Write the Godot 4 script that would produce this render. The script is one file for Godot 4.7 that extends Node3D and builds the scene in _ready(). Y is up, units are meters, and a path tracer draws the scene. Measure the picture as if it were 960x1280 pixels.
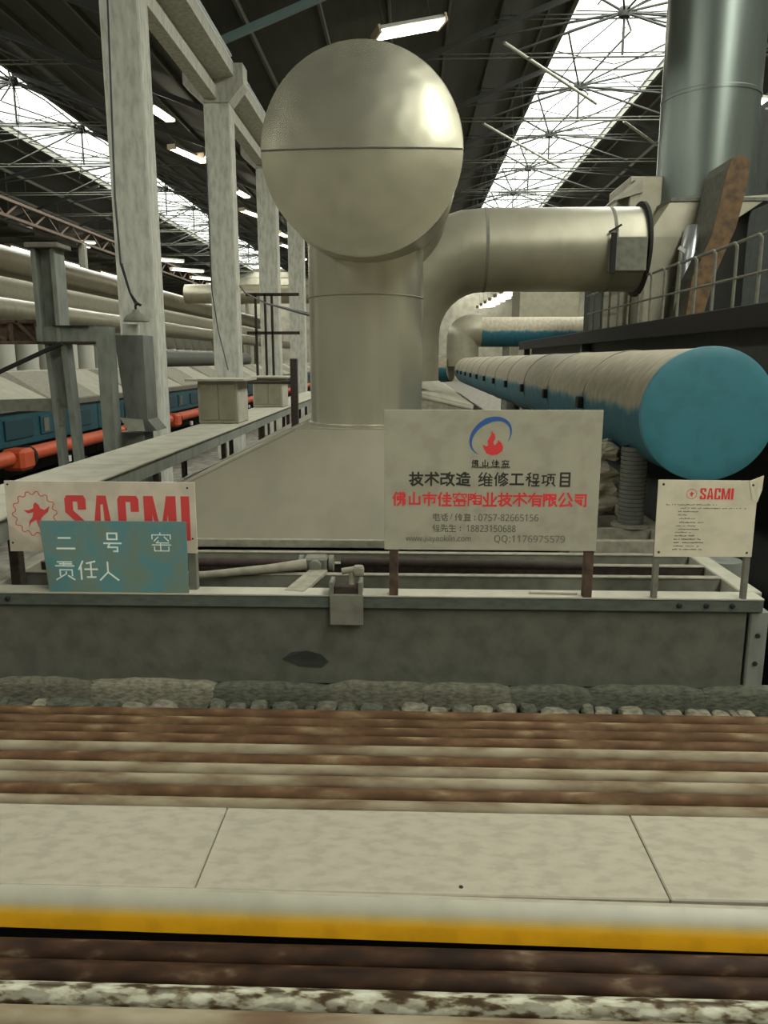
extends Node3D
# A kiln hall: the end of a roller kiln with its hood, chimney and signs, seen across the roller conveyor.

const ORD := ["first", "second", "third", "fourth", "fifth", "sixth", "seventh", "eighth", "ninth", "tenth", "eleventh", "twelfth", "thirteenth", "fourteenth", "fifteenth", "sixteenth", "seventeenth", "eighteenth", "nineteenth", "twentieth"]
var M := {}
var taken := {}
var rng := RandomNumberGenerator.new()

# ------------------------------------------------------------------ geometry
class Geo:
	var v := PackedVector3Array()
	var n := PackedVector3Array()
	var t := PackedVector2Array()
	var c := PackedColorArray()
	var ink := Color(1, 1, 1)

	func tri(a: Vector3, b: Vector3, d: Vector3, na: Vector3, nb: Vector3, nd: Vector3, ta := Vector2.ZERO, tb := Vector2.ZERO, td := Vector2.ZERO) -> void:
		var g := (b - a).cross(d - a)
		if g.length_squared() < 1e-16:
			return
		c.append(ink); c.append(ink); c.append(ink)
		if g.dot(na + nb + nd) > 0.0:
			v.append(a); v.append(d); v.append(b)
			n.append(na); n.append(nd); n.append(nb)
			t.append(ta); t.append(td); t.append(tb)
		else:
			v.append(a); v.append(b); v.append(d)
			n.append(na); n.append(nb); n.append(nd)
			t.append(ta); t.append(tb); t.append(td)

	func flat(pts: Array, away: Vector3) -> void:      # a planar convex polygon whose front looks along «away»
		for i in range(1, pts.size() - 1):
			var g: Vector3 = (pts[i] - pts[0]).cross(pts[i + 1] - pts[0]).normalized()
			if g.dot(away) < 0.0:
				g = -g
			tri(pts[0], pts[i], pts[i + 1], g, g, g)

	func box(lo: Vector3, hi: Vector3, ch := 0.0, xf := Transform3D()) -> void:
		var m := (lo + hi) / 2.0
		var h := (hi - lo).abs() / 2.0
		var k := minf(ch, minf(h.x, minf(h.y, h.z)) * 0.45)
		var corner := func(s: Vector3, axis: int) -> Vector3:
			var p := Vector3(s.x * (h.x - k), s.y * (h.y - k), s.z * (h.z - k))
			p[axis] = s[axis] * h[axis]
			return xf * (m + p)
		for axis in 3:
			var u := (axis + 1) % 3
			var w := (axis + 2) % 3
			for s in [-1.0, 1.0]:
				var ps := []
				for q in [[-1, -1], [1, -1], [1, 1], [-1, 1]]:
					var g := Vector3.ZERO
					g[axis] = s; g[u] = q[0]; g[w] = q[1]
					ps.append(corner.call(g, axis))
				var nn := Vector3.ZERO
				nn[axis] = s
				flat(ps, xf.basis * nn)
			if k > 0.0:
				for s in [-1.0, 1.0]:
					for r in [-1.0, 1.0]:
						var a := Vector3.ZERO
						a[u] = s; a[w] = r; a[axis] = -1.0
						var b := a
						b[axis] = 1.0
						var nn := Vector3.ZERO
						nn[u] = s; nn[w] = r
						flat([corner.call(a, u), corner.call(b, u), corner.call(b, w), corner.call(a, w)], xf.basis * nn)
		if k > 0.0:
			for x in [-1.0, 1.0]:
				for y in [-1.0, 1.0]:
					for z in [-1.0, 1.0]:
						var g := Vector3(x, y, z)
						flat([corner.call(g, 0), corner.call(g, 1), corner.call(g, 2)], xf.basis * g)

	func bar(p: Vector3, q: Vector3, wide: float, high: float, ch := 0.0, up := Vector3.UP) -> void:
		var z := (q - p).normalized()
		if absf(z.dot(up)) > 0.98:
			up = Vector3.BACK
		var x := up.cross(z).normalized()
		box(Vector3(-wide / 2, -high / 2, 0), Vector3(wide / 2, high / 2, (q - p).length()), ch, Transform3D(Basis(x, z.cross(x), z), p))

	func tube(pts: Array, r, seg := 10, caps := true, u0 := 0.0) -> void:
		var ring := []
		var side := Vector3.UP
		var run := 0.0
		for i in pts.size():
			var d: Vector3 = (pts[mini(i + 1, pts.size() - 1)] - pts[maxi(i - 1, 0)]).normalized()
			if i == 0:
				side = Vector3.UP if absf(d.y) < 0.9 else Vector3.BACK
			side = (side - d * side.dot(d)).normalized()
			var over := d.cross(side)
			var rr: float = r if r is float else r[i]
			if i > 0:
				run += (pts[i] - pts[i - 1]).length()
			var row := []
			for k in seg + 1:
				var f := TAU * (k % seg) / seg
				var o := side * cos(f) + over * sin(f)
				row.append([pts[i] + o * rr, o, Vector2(u0 + k / float(seg), run), d])
			ring.append(row)
		for i in pts.size() - 1:
			for k in seg:
				var a = ring[i][k]
				var b = ring[i][k + 1]
				var e = ring[i + 1][k]
				var f = ring[i + 1][k + 1]
				tri(a[0], b[0], f[0], a[1], b[1], f[1], a[2], b[2], f[2])
				tri(a[0], f[0], e[0], a[1], f[1], e[1], a[2], f[2], e[2])
		if caps:
			for i in [0, pts.size() - 1]:
				var ps := []
				for k in seg:
					ps.append(ring[i][k][0])
				flat(ps, -ring[i][0][3] if i == 0 else ring[i][0][3])

	func lathe(prof: Array, seg: int, xf := Transform3D(), from := 0.0, to := TAU) -> void:   # prof: Vector2(radius, height)
		var ns := []
		for i in prof.size() - 1:
			var d: Vector2 = (prof[i + 1] - prof[i]).normalized()
			ns.append(Vector2(d.y, -d.x))
		for i in prof.size() - 1:
			var na: Vector2 = ns[i]
			var nb: Vector2 = ns[i]
			if i > 0 and ns[i - 1].dot(ns[i]) > 0.8:
				na = (ns[i - 1] + ns[i]).normalized()
			if i + 1 < ns.size() and ns[i + 1].dot(ns[i]) > 0.8:
				nb = (ns[i + 1] + ns[i]).normalized()
			for k in seg:
				var q := []
				for s in [[i, k, na], [i, k + 1, na], [i + 1, k + 1, nb], [i + 1, k, nb]]:
					var f := lerpf(from, to, s[1] / float(seg))
					var p: Vector2 = prof[s[0]]
					q.append([xf * Vector3(p.x * cos(f), p.y, p.x * sin(f)), (xf.basis * Vector3(s[2].x * cos(f), s[2].y, s[2].x * sin(f))).normalized(), Vector2(s[1] / float(seg), p.y)])
				tri(q[0][0], q[1][0], q[2][0], q[0][1], q[1][1], q[2][1], q[0][2], q[1][2], q[2][2])
				tri(q[0][0], q[2][0], q[3][0], q[0][1], q[2][1], q[3][1], q[0][2], q[2][2], q[3][2])

	func prism(poly: PackedVector2Array, z0: float, z1: float, xf := Transform3D()) -> void:   # a polygon in xy, drawn out along z
		var ids := Geometry2D.triangulate_polygon(poly)
		for z in [z0, z1]:
			var nn := Vector3(0, 0, 1.0 if (z == maxf(z0, z1)) else -1.0)
			for i in range(0, ids.size(), 3):
				flat([xf * Vector3(poly[ids[i]].x, poly[ids[i]].y, z), xf * Vector3(poly[ids[i + 1]].x, poly[ids[i + 1]].y, z), xf * Vector3(poly[ids[i + 2]].x, poly[ids[i + 2]].y, z)], xf.basis * nn)
		var turn := 1.0 if Geometry2D.is_polygon_clockwise(poly) else -1.0
		for i in poly.size():
			var a := poly[i]
			var b := poly[(i + 1) % poly.size()]
			var d := (b - a).normalized()
			flat([xf * Vector3(a.x, a.y, z0), xf * Vector3(b.x, b.y, z0), xf * Vector3(b.x, b.y, z1), xf * Vector3(a.x, a.y, z1)], xf.basis * Vector3(-d.y * turn, d.x * turn, 0))

	func plate(pts: Array, thick: float) -> void:     # a planar convex polygon given a thickness to both sides
		var g: Vector3 = (pts[1] - pts[0]).cross(pts[2] - pts[0]).normalized()
		var a := []
		var b := []
		var mid := Vector3.ZERO
		for p in pts:
			a.append(p + g * thick / 2); b.append(p - g * thick / 2); mid += p / pts.size()
		flat(a, g); flat(b, -g)
		for i in pts.size():
			var j := (i + 1) % pts.size()
			flat([a[i], a[j], b[j], b[i]], (pts[i] + pts[j]) / 2 - mid)

	func lump(at: Vector3, size: Vector3, noise: FastNoiseLite, rough: float, seg := 10, square := 0.92) -> void:
		var grid := []
		for i in seg + 1:
			var row := []
			for k in seg * 2 + 1:
				var f := PI * i / seg
				var a := TAU * (k % (seg * 2)) / (seg * 2)
				var d := Vector3(sin(f) * cos(a), cos(f), sin(f) * sin(a))
				var sq := pow(pow(absf(d.x), 4) + pow(absf(d.y), 4) + pow(absf(d.z), 4), -0.25)
				row.append(at + d * lerpf(1.0, sq, square) * size * (1.0 + rough * noise.get_noise_3dv((at + d * size) * 10.0)))
			grid.append(row)
		for i in seg:
			for k in seg * 2:
				var m: Vector3 = (grid[i][k] + grid[i + 1][k + 1]) / 2 - at
				flat([grid[i][k], grid[i][k + 1], grid[i + 1][k + 1]], m)
				flat([grid[i][k], grid[i + 1][k + 1], grid[i + 1][k]], m)

	func done(off := Vector3.ZERO) -> ArrayMesh:
		var a := []
		a.resize(Mesh.ARRAY_MAX)
		var vv := v.duplicate()
		if off != Vector3.ZERO:
			for i in vv.size():
				vv[i] -= off
		a[Mesh.ARRAY_VERTEX] = vv; a[Mesh.ARRAY_NORMAL] = n; a[Mesh.ARRAY_TEX_UV] = t; a[Mesh.ARRAY_COLOR] = c
		var m := ArrayMesh.new()
		m.add_surface_from_arrays(Mesh.PRIMITIVE_TRIANGLES, a)
		return m

	func base() -> Vector3:
		var b := AABB(v[0], Vector3.ZERO)
		for p in v:
			b = b.expand(p)
		return Vector3(b.get_center().x, b.position.y, b.get_center().z)

# ------------------------------------------------------------------ nodes
func numbered(called: String) -> String:
	if not taken.has(called):
		taken[called] = 0
		return called
	taken[called] += 1
	return "%s_%03d" % [called, taken[called]]

func tag(o: Node3D, label: String, category := "", group := "", kind := "") -> Node3D:
	o.set_meta("label", label)
	if category: o.set_meta("category", category)
	if group: o.set_meta("group", group)
	if kind: o.set_meta("kind", kind)
	return o

func thing(called: String, label: String, category: String, at := Vector3.ZERO, group := "", kind := "") -> Node3D:
	var o := Node3D.new()
	o.name = numbered(called)
	o.position = at
	add_child(o, true)
	return tag(o, label, category, group, kind)

func obj(called: String, g: Geo, m: Material, parent: Node3D = self, local := false) -> MeshInstance3D:
	var o := MeshInstance3D.new()
	o.name = numbered(called) if parent == self else called
	var off := Vector3.ZERO
	if parent == self:
		off = g.base()
		o.position = off
	elif not local:
		var p: Node = parent
		while p is Node3D and p != self:
			off += (p as Node3D).position
			p = p.get_parent()
	o.mesh = g.done(off)
	o.material_override = m
	parent.add_child(o, true)
	return o

func solo(called: String, g: Geo, m: Material, label: String, category: String, group := "", kind := "") -> MeshInstance3D:
	var o := obj(called, g, m)
	tag(o, label, category, group, kind)
	return o

func dup(o: Node3D, by: Vector3, label := "") -> Node3D:
	var r: Node3D = o.duplicate()
	r.name = numbered(String(o.name).rstrip("0123456789").rstrip("_"))
	add_child(r, true)
	r.position = o.position + by
	if label: r.set_meta("label", label)
	return r

# ------------------------------------------------------------------ materials
func noise_tex(sd: int, freq: float, octaves: int, cols: Array, offs: Array, size := 512, kind := FastNoiseLite.TYPE_SIMPLEX_SMOOTH) -> NoiseTexture2D:
	var f := FastNoiseLite.new()
	f.seed = sd; f.frequency = freq; f.noise_type = kind
	f.fractal_octaves = octaves
	var g := Gradient.new()
	g.offsets = PackedFloat32Array(offs)
	g.colors = PackedColorArray(cols)
	var t := NoiseTexture2D.new()
	t.width = size; t.height = size; t.seamless = true; t.noise = f; t.color_ramp = g
	return t

func bump_tex(sd: int, freq: float, octaves: int, strength: float) -> NoiseTexture2D:
	var f := FastNoiseLite.new()
	f.seed = sd; f.frequency = freq; f.fractal_octaves = octaves
	var t := NoiseTexture2D.new()
	t.width = 512; t.height = 512; t.seamless = true; t.noise = f; t.as_normal_map = true; t.bump_strength = strength
	return t

func mat(called: String, col: Color, rough: float, metal := 0.0, tex: Texture2D = null, scale := Vector3.ONE, nrm: Texture2D = null, depth := 0.4) -> StandardMaterial3D:
	var m := StandardMaterial3D.new()
	m.resource_name = called
	m.albedo_color = col
	m.roughness = rough
	m.metallic = metal
	if tex:
		m.albedo_texture = tex
	if nrm:
		m.normal_enabled = true
		m.normal_texture = nrm
		m.normal_scale = depth
	if tex or nrm:
		m.uv1_triplanar = true
		m.uv1_world_triplanar = true
		m.uv1_scale = scale
	M[called] = m
	return m

func glow(called: String, col: Color, power: float) -> void:
	var m := StandardMaterial3D.new()
	m.resource_name = called
	m.albedo_color = Color(0.9, 0.9, 0.88)
	m.emission_enabled = true
	m.emission = col
	m.emission_energy_multiplier = power
	M[called] = m

func materials() -> void:
	var g := func(x: float) -> Color: return Color(x, x, x)
	var mottle := noise_tex(3, 0.014, 6, [g.call(0.85), g.call(0.94), g.call(1.0)], [0.2, 0.5, 0.85])
	var soft := noise_tex(5, 0.006, 4, [g.call(0.93), g.call(0.975), g.call(1.0)], [0.25, 0.5, 0.8])
	var grime := noise_tex(8, 0.018, 6, [g.call(0.66), g.call(0.88), g.call(1.0)], [0.15, 0.5, 0.8])
	var bump := bump_tex(11, 0.03, 4, 4.0)
	var dent := bump_tex(12, 0.006, 2, 6.0)
	mat("concrete", Color(0.715, 0.71, 0.655), 0.9, 0.0, mottle, Vector3(0.9, 0.3, 0.9), bump, 0.2)
	mat("floor", Color(0.42, 0.40, 0.35), 0.9, 0.0, grime, Vector3.ONE * 0.3)
	mat("wall", Color(0.62, 0.60, 0.53), 0.95, 0.0, mottle, Vector3.ONE * 0.1)
	mat("roof", Color(0.215, 0.215, 0.185), 0.9, 0.0, mottle, Vector3(0.5, 0.5, 0.06))
	mat("purlin", Color(0.29, 0.29, 0.25), 0.8)
	mat("truss", Color(0.18, 0.185, 0.165), 0.75)
	mat("truss_light", Color(0.55, 0.55, 0.49), 0.6)
	mat("teal_steel", Color(0.42, 0.50, 0.50), 0.6)
	mat("rust", Color(0.32, 0.245, 0.175), 0.85, 0.0, grime, Vector3.ONE * 1.3)
	mat("rust_dark", Color(0.215, 0.165, 0.12), 0.85, 0.0, grime, Vector3.ONE * 2.0)
	mat("rust_orange", Color(0.40, 0.295, 0.155), 0.7, 0.0, grime, Vector3.ONE * 0.8)
	mat("rail", Color(0.93, 0.94, 0.93), 0.3, 0.85)
	mat("cap_sheet", Color(0.76, 0.745, 0.66), 0.27, 0.8, soft, Vector3.ONE * 1.1, dent, 0.2)
	mat("drum_sheet", Color(0.70, 0.685, 0.605), 0.32, 0.75, soft, Vector3.ONE * 0.9)
	mat("stack_sheet", Color(0.76, 0.745, 0.665), 0.27, 0.75, soft, Vector3(1.0, 0.35, 1.0), dent, 0.12)
	mat("galvanised", Color(0.47, 0.50, 0.47), 0.36, 0.75, soft, Vector3(1.2, 0.2, 1.2))
	mat("duct_sheet", Color(0.58, 0.56, 0.48), 0.4, 0.45, soft, Vector3.ONE)
	mat("hood_sheet", Color(0.482, 0.46, 0.385), 0.6, 0.15, soft, Vector3.ONE * 0.9)
	mat("dust", Color(0.54, 0.52, 0.45), 0.97, 0.0, mottle, Vector3.ONE * 1.6, bump, 0.3)
	mat("dust_pale", Color(0.615, 0.60, 0.53), 0.97, 0.0, soft, Vector3.ONE * 1.3, bump, 0.2)
	mat("dusty_grey", Color(0.43, 0.425, 0.37), 0.85, 0.0, mottle, Vector3.ONE * 1.2)
	mat("grey_steel", Color(0.46, 0.475, 0.43), 0.7, 0.1, mottle, Vector3(1.0, 0.4, 1.0))
	mat("grey_sheet", Color(0.385, 0.39, 0.36), 0.6, 0.2, mottle, Vector3(1.0, 0.4, 1.0))
	mat("panel", Color(0.345, 0.345, 0.295), 0.7, 0.05, mottle, Vector3(0.8, 0.8, 0.8), bump, 0.15)
	mat("beam_green", Color(0.31, 0.335, 0.295), 0.65, 0.1, mottle, Vector3(1.2, 3.0, 3.0))
	mat("machine", Color(0.20, 0.21, 0.19), 0.7, 0.1, mottle, Vector3.ONE)
	mat("dark", Color(0.09, 0.085, 0.075), 0.9)
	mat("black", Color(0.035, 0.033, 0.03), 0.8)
	mat("cable", Color(0.10, 0.10, 0.09), 0.6)
	mat("kiln_blue", Color(0.06, 0.29, 0.325), 0.55, 0.0, mottle, Vector3.ONE * 0.6)
	mat("kiln_blue_dark", Color(0.05, 0.21, 0.25), 0.55)
	mat("cap_blue", Color(0.18, 0.42, 0.46), 0.5, 0.0, soft, Vector3.ONE * 1.5)
	mat("orange", Color(0.79, 0.33, 0.18), 0.5, 0.0, soft, Vector3.ONE)
	mat("sign_grey", Color(0.625, 0.605, 0.525), 0.55, 0.0, soft, Vector3.ONE * 2.0)
	mat("sign_white", Color(0.755, 0.71, 0.63), 0.65, 0.0, soft, Vector3.ONE * 2.0)
	mat("sign_paper", Color(0.78, 0.745, 0.645), 0.65, 0.0, soft, Vector3.ONE * 2.0)
	mat("sign_blue", Color(0.40, 0.50, 0.49), 0.6, 0.0, noise_tex(31, 0.012, 4, [Color(0.8, 0.98, 1.0), Color(0.95, 0.97, 0.95), Color(1.0, 0.95, 0.85)], [0.25, 0.5, 0.8], 256), Vector3(2.2, 1.8, 2.2))
	mat("ink_black", Color(0.16, 0.15, 0.125), 0.7)
	mat("ink_grey", Color(0.40, 0.385, 0.33), 0.7)
	mat("ink_red", Color(0.80, 0.20, 0.20), 0.6)
	mat("ink_red_old", Color(0.75, 0.23, 0.215), 0.7)
	mat("ink_white", Color(0.83, 0.87, 0.83), 0.7)
	mat("ink_blue", Color(0.15, 0.33, 0.56), 0.6)
	mat("board", Color(0.565, 0.54, 0.465), 0.95, 0.0, noise_tex(41, 0.016, 6, [g.call(0.92), g.call(0.975), g.call(1.0)], [0.25, 0.5, 0.75]), Vector3(1.2, 1.2, 2.4), bump, 0.2)
	mat("yellow", Color(1, 1, 1), 0.5, 0.0, soft, Vector3.ONE * 2.0)
	M.yellow.vertex_color_use_as_albedo = true
	mat("orange_tube", Color(0.66, 0.60, 0.5), 0.6)
	mat("shell_white", Color(0.80, 0.80, 0.75), 0.6)
	var brown := Color(0.40, 0.28, 0.205)
	mat("roller_brown", Color(1, 1, 1), 0.72, 0.0, noise_tex(51, 0.014, 5, [Color(0.25, 0.185, 0.12), Color(0.335, 0.245, 0.168), Color(0.40, 0.325, 0.225), Color(0.52, 0.47, 0.36)], [0.15, 0.5, 0.7, 0.9]), Vector3(0.55, 1.6, 1.6))
	mat("roller_dark", Color(1, 1, 1), 0.6, 0.0, noise_tex(52, 0.014, 5, [Color(0.11, 0.078, 0.05), Color(0.175, 0.115, 0.072), Color(0.235, 0.16, 0.105), Color(0.40, 0.35, 0.27)], [0.2, 0.5, 0.75, 0.93]), Vector3(0.6, 1.8, 1.8))
	mat("roller_mottled", Color(1, 1, 1), 0.85, 0.0, noise_tex(53, 0.024, 6, [Color(0.20, 0.155, 0.105), Color(0.33, 0.29, 0.215), Color(0.56, 0.55, 0.47), Color(0.66, 0.655, 0.58)], [0.3, 0.44, 0.54, 0.8]), Vector3(0.8, 2.6, 2.6), bump, 0.4)
	mat("roller_dusty", Color(1, 1, 1), 0.9, 0.0, noise_tex(54, 0.01, 5, [Color(0.36, 0.29, 0.22), Color(0.455, 0.41, 0.325), Color(0.54, 0.505, 0.42)], [0.2, 0.45, 0.75]), Vector3(0.5, 1.6, 1.6))
	mat("brick", Color(0.41, 0.40, 0.33), 0.95, 0.0, grime, Vector3(2.0, 5.0, 3.0), bump, 0.9)
	mat("brick_pale", Color(0.52, 0.50, 0.42), 0.95, 0.0, grime, Vector3(2.0, 5.0, 3.0), bump, 0.9)
	mat("brick_green", Color(0.34, 0.35, 0.285), 0.95, 0.0, grime, Vector3(2.0, 5.0, 3.0), bump, 0.9)
	mat("wool", Color(0.76, 0.73, 0.65), 1.0, 0.0, soft, Vector3.ONE * 2.0)
	for r in ["roller_brown", "roller_dark", "roller_mottled", "roller_dusty"]:
		M[r].metallic_specular = 0.22
	glow("daylight", Color(0.97, 1.0, 0.96), 2.2)
	glow("lamp_glow", Color(1.0, 0.98, 0.9), 6.0)
	M["duct_paint"] = duct_paint()

func duct_paint() -> StandardMaterial3D:
	# a blue-painted duct; dust has settled on its upper half, with a ragged lower edge and runs of bare paint
	var f := FastNoiseLite.new()
	f.seed = 77; f.frequency = 0.02; f.fractal_octaves = 4
	var im := Image.create(256, 512, false, Image.FORMAT_RGB8)
	for y in 512:
		for x in 256:
			var around := absf(x / 256.0 - 0.5) * 2.0        # 1 on top, 0 underneath
			var k := f.get_noise_2d(minf(x, 256 - x) * 1.2, y * 0.8)
			var d := smoothstep(0.485, 0.55, around + k * 0.055)
			var s := 0.93 + 0.14 * f.get_noise_2d(minf(x, 256 - x) * 3.0 + 900.0, y * 3.0)
			im.set_pixel(x, y, Color(0.10, 0.34, 0.40).lerp(Color(0.60, 0.565, 0.475), d) * s)
	var m := StandardMaterial3D.new()
	m.resource_name = "duct_paint"
	m.albedo_texture = ImageTexture.create_from_image(im)
	m.uv1_scale = Vector3(1, 0.31, 1)
	m.roughness = 0.7
	return m

# ------------------------------------------------------------------ setting
func roof_y(x: float) -> float:
	if x < -28.0: return 10.6
	if x < -19.5: return lerpf(10.6, 13.6, (x + 28.0) / 8.5)
	if x < -15.3: return 13.6
	if x < -4.6: return lerpf(13.6, 9.85, (x + 15.3) / 10.7)
	if x < 5.06: return lerpf(9.85, 13.6, (x + 4.6) / 9.66)
	if x < 9.56: return 13.6
	return lerpf(13.6, 10.6, (x - 9.56) / 8.64)

func setting() -> void:
	var z0 := -98.0
	var z1 := 21.0
	var g := Geo.new()
	g.box(Vector3(-36.4, -0.3, z0 - 0.4), Vector3(18.6, 0, z1 + 0.4))
	solo("floor", g, M.floor, "dusty grey concrete floor of the kiln hall", "floor", "", "structure")
	for w in [["wall_left", -36.4, -36.0, z0, z1], ["wall_right", 18.2, 18.6, z0, z1], ["wall_back", -36.4, 18.6, z0 - 0.4, z0], ["wall_front", -36.4, 18.6, z1, z1 + 0.4]]:
		g = Geo.new()
		g.box(Vector3(w[1], 0, w[3]), Vector3(w[2], 14.2, w[4]))
		solo(w[0], g, M.wall, {"wall_left": "beige rendered wall beyond the second kiln", "wall_right": "beige rendered wall behind the tall metal stack", "wall_back": "far beige end wall of the hall", "wall_front": "beige end wall behind the conveyor"}[w[0]], "wall", "", "structure")
	var slopes := [[-36.4, -28.0, "dark sheeted flat roof over the far left aisle"], [-28.0, -19.5, "dark sheeted roof slope beyond the skylight of the left bay"], [-15.3, -4.6, "dark sheeted roof slope between the left skylight and the concrete columns"], [-4.6, 5.06, "dark sheeted roof slope between the concrete columns and the right skylight"], [9.56, 18.6, "dark sheeted roof slope behind the tall metal stack"]]
	for s in slopes:
		var a := Vector2(s[0], roof_y(s[0] + 0.001))
		var b := Vector2(s[1], roof_y(s[1] - 0.001))
		g = Geo.new()
		g.prism(PackedVector2Array([a, b, b + Vector2(0, 0.12), a + Vector2(0, 0.12)]), z0 - 0.4, z1 + 0.4)
		var o := solo("ceiling", g, M.roof, s[2], "ceiling", "", "structure")
		var count := int((s[1] - s[0]) / 1.45)
		for i in count:
			var x: float = lerpf(s[0], s[1], (i + 0.5) / count)
			g = Geo.new()
			g.bar(Vector3(x, roof_y(x) - 0.08, z0), Vector3(x, roof_y(x) - 0.08, z1), 0.07, 0.16)
			obj("purlin", g, M.purlin, o)
	# skylights: white translucent sheets between glazing bars, daylight comes down through them
	for s in [[5.06, 9.56, "long overexposed white skylight strip above the right of the hall"], [-19.5, -15.3, "long overexposed white skylight strip in the left bay behind the columns"]]:
		var w := thing("window_1" if s[0] > 0 else "window_2", s[2], "skylight", Vector3((s[0] + s[1]) / 2, 13.6, 0), "", "structure")
		var half: float = (s[1] - s[0]) / 2
		var pane := Geo.new()
		pane.box(Vector3(-half / 2 + 0.02, 0, -1.0), Vector3(half / 2 - 0.02, 0.02, 1.0))
		var pm := pane.done()
		var rib := Geo.new()
		rib.box(Vector3(-half, -0.27, -0.022), Vector3(half, -0.21, 0.022))
		var rm := rib.done()
		var n := int((z1 - z0) / 2.0)
		for i in n:
			for k in [-0.5, 0.5]:
				var p := MeshInstance3D.new()
				p.name = "pane"; p.mesh = pm; p.material_override = M.daylight
				p.position = Vector3(half * k, 0.05, z0 + 1.0 + i * 2.0)
				w.add_child(p, true)
			if i % 3 == 0:
				var q := MeshInstance3D.new()
				q.name = "glazing_bar"; q.mesh = rm; q.material_override = M.truss
				q.position = Vector3(0, 0, z0 + i * 2.0)
				w.add_child(q, true)
		g = Geo.new()
		g.box(Vector3(-half, 0.09, z0), Vector3(half, 0.13, z1))
		obj("weather_cover", g, M.purlin, w, true)
		for k in [-half, half]:
			g = Geo.new()
			g.box(Vector3(k - 0.07, -0.30, z0), Vector3(k + 0.07, 0.09, z1))
			obj("curb", g, M.purlin, w, true)

func truss(z: float, bay: int, count: int) -> void:
	var cx := 6.3 if bay == 0 else -15.3
	var hy := 12.6 if bay == 0 else 13.0
	var xl := -4.5 if bay == 0 else -28.0
	var xr := 18.0 if bay == 0 else -4.8
	var sl := 5.06 if bay == 0 else -19.5
	var sr := 9.56 if bay == 0 else -15.3
	var t := thing("roof_truss", "dark steel roof truss with radiating struts under the %s skylight, %s from the conveyor" % ["right" if bay == 0 else "left", ORD[count]], "roof truss", Vector3(cx, 11.4, z), "roof trusses of the right bay" if bay == 0 else "roof trusses of the left bay")
	var zz := z
	var hub := Vector3(cx, hy, zz)
	var g := Geo.new()
	g.lathe([Vector2(0.0, -0.16), Vector2(0.16, -0.13), Vector2(0.2, 0.0), Vector2(0.16, 0.13), Vector2(0.0, 0.16)], 10, Transform3D(Basis(), hub))
	obj("hub", g, M.truss, t)
	for e in [[xl, sl], [sr, xr]]:
		g = Geo.new()
		g.bar(Vector3(e[0], roof_y(e[0] + 0.01) - 0.3, zz), Vector3(e[1], roof_y(e[1]) - 0.42, zz), 0.11, 0.16)
		obj("rafter", g, M.teal_steel if e[0] == xl and bay == 0 and z > -20.0 else M.truss, t)
	g = Geo.new()
	g.tube([Vector3(xl, 11.35 - 0.9 * float(roof_y(xl + 0.01) < 10.3), zz), Vector3(xl + 3.4, 11.4, zz), Vector3(xr - 2.0, 11.4, zz)], 0.028, 6)
	g.tube([Vector3(xl + 3.4, 11.52, zz), Vector3(xr - 2.0, 11.52, zz)], 0.02, 6)
	obj("tie_rod", g, M.purlin, t)
	g = Geo.new()
	for s in [-0.06, 0.06]:
		g.tube([Vector3(sl - 2.6, hy - 0.1 + s, zz), Vector3(sr + 2.6, hy - 0.1 + s, zz)], 0.022, 6)
	obj("hub_tie", g, M.truss, t)
	var ends := [Vector3(sl - 3.0, roof_y(sl - 3.0) - 0.5, zz), Vector3(sl, 13.25, zz), Vector3(sr, 13.25, zz), Vector3(sr + 3.0, roof_y(sr + 3.0) - 0.5, zz), Vector3(cx - 3.6, 11.45, zz), Vector3(cx + 3.6, 11.45, zz), Vector3(cx, 11.45, zz)]
	for e in ends:
		g = Geo.new()
		g.tube([hub, e], 0.04, 6)
		obj("strut", g, M.truss, t)
	for s in [-1, 1]:
		for x in [sl + 0.2, sr - 0.2, (sl + sr) / 2]:
			g = Geo.new()
			g.tube([hub, Vector3(x, 13.28, zz + 3.05 * s)], 0.034, 6)
			obj("stay", g, M.truss, t)
		g = Geo.new()
		g.tube([Vector3(sl + 0.1, 13.27, zz + 1.5 * s), Vector3((sl + sr) / 2, 13.0, zz + 1.0 * s), Vector3(sr - 0.1, 13.27, zz + 1.5 * s)], 0.02, 5)
		obj("purlin_brace", g, M.truss, t)
		g = Geo.new()
		g.tube([hub, hub + Vector3(0.8 * s, -0.25, 2.0 * s), Vector3(cx + 1.5 * s, 11.5, zz + 3.0 * s)], 0.018, 5)
		obj("diagonal_rod", g, M.truss, t)

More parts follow.
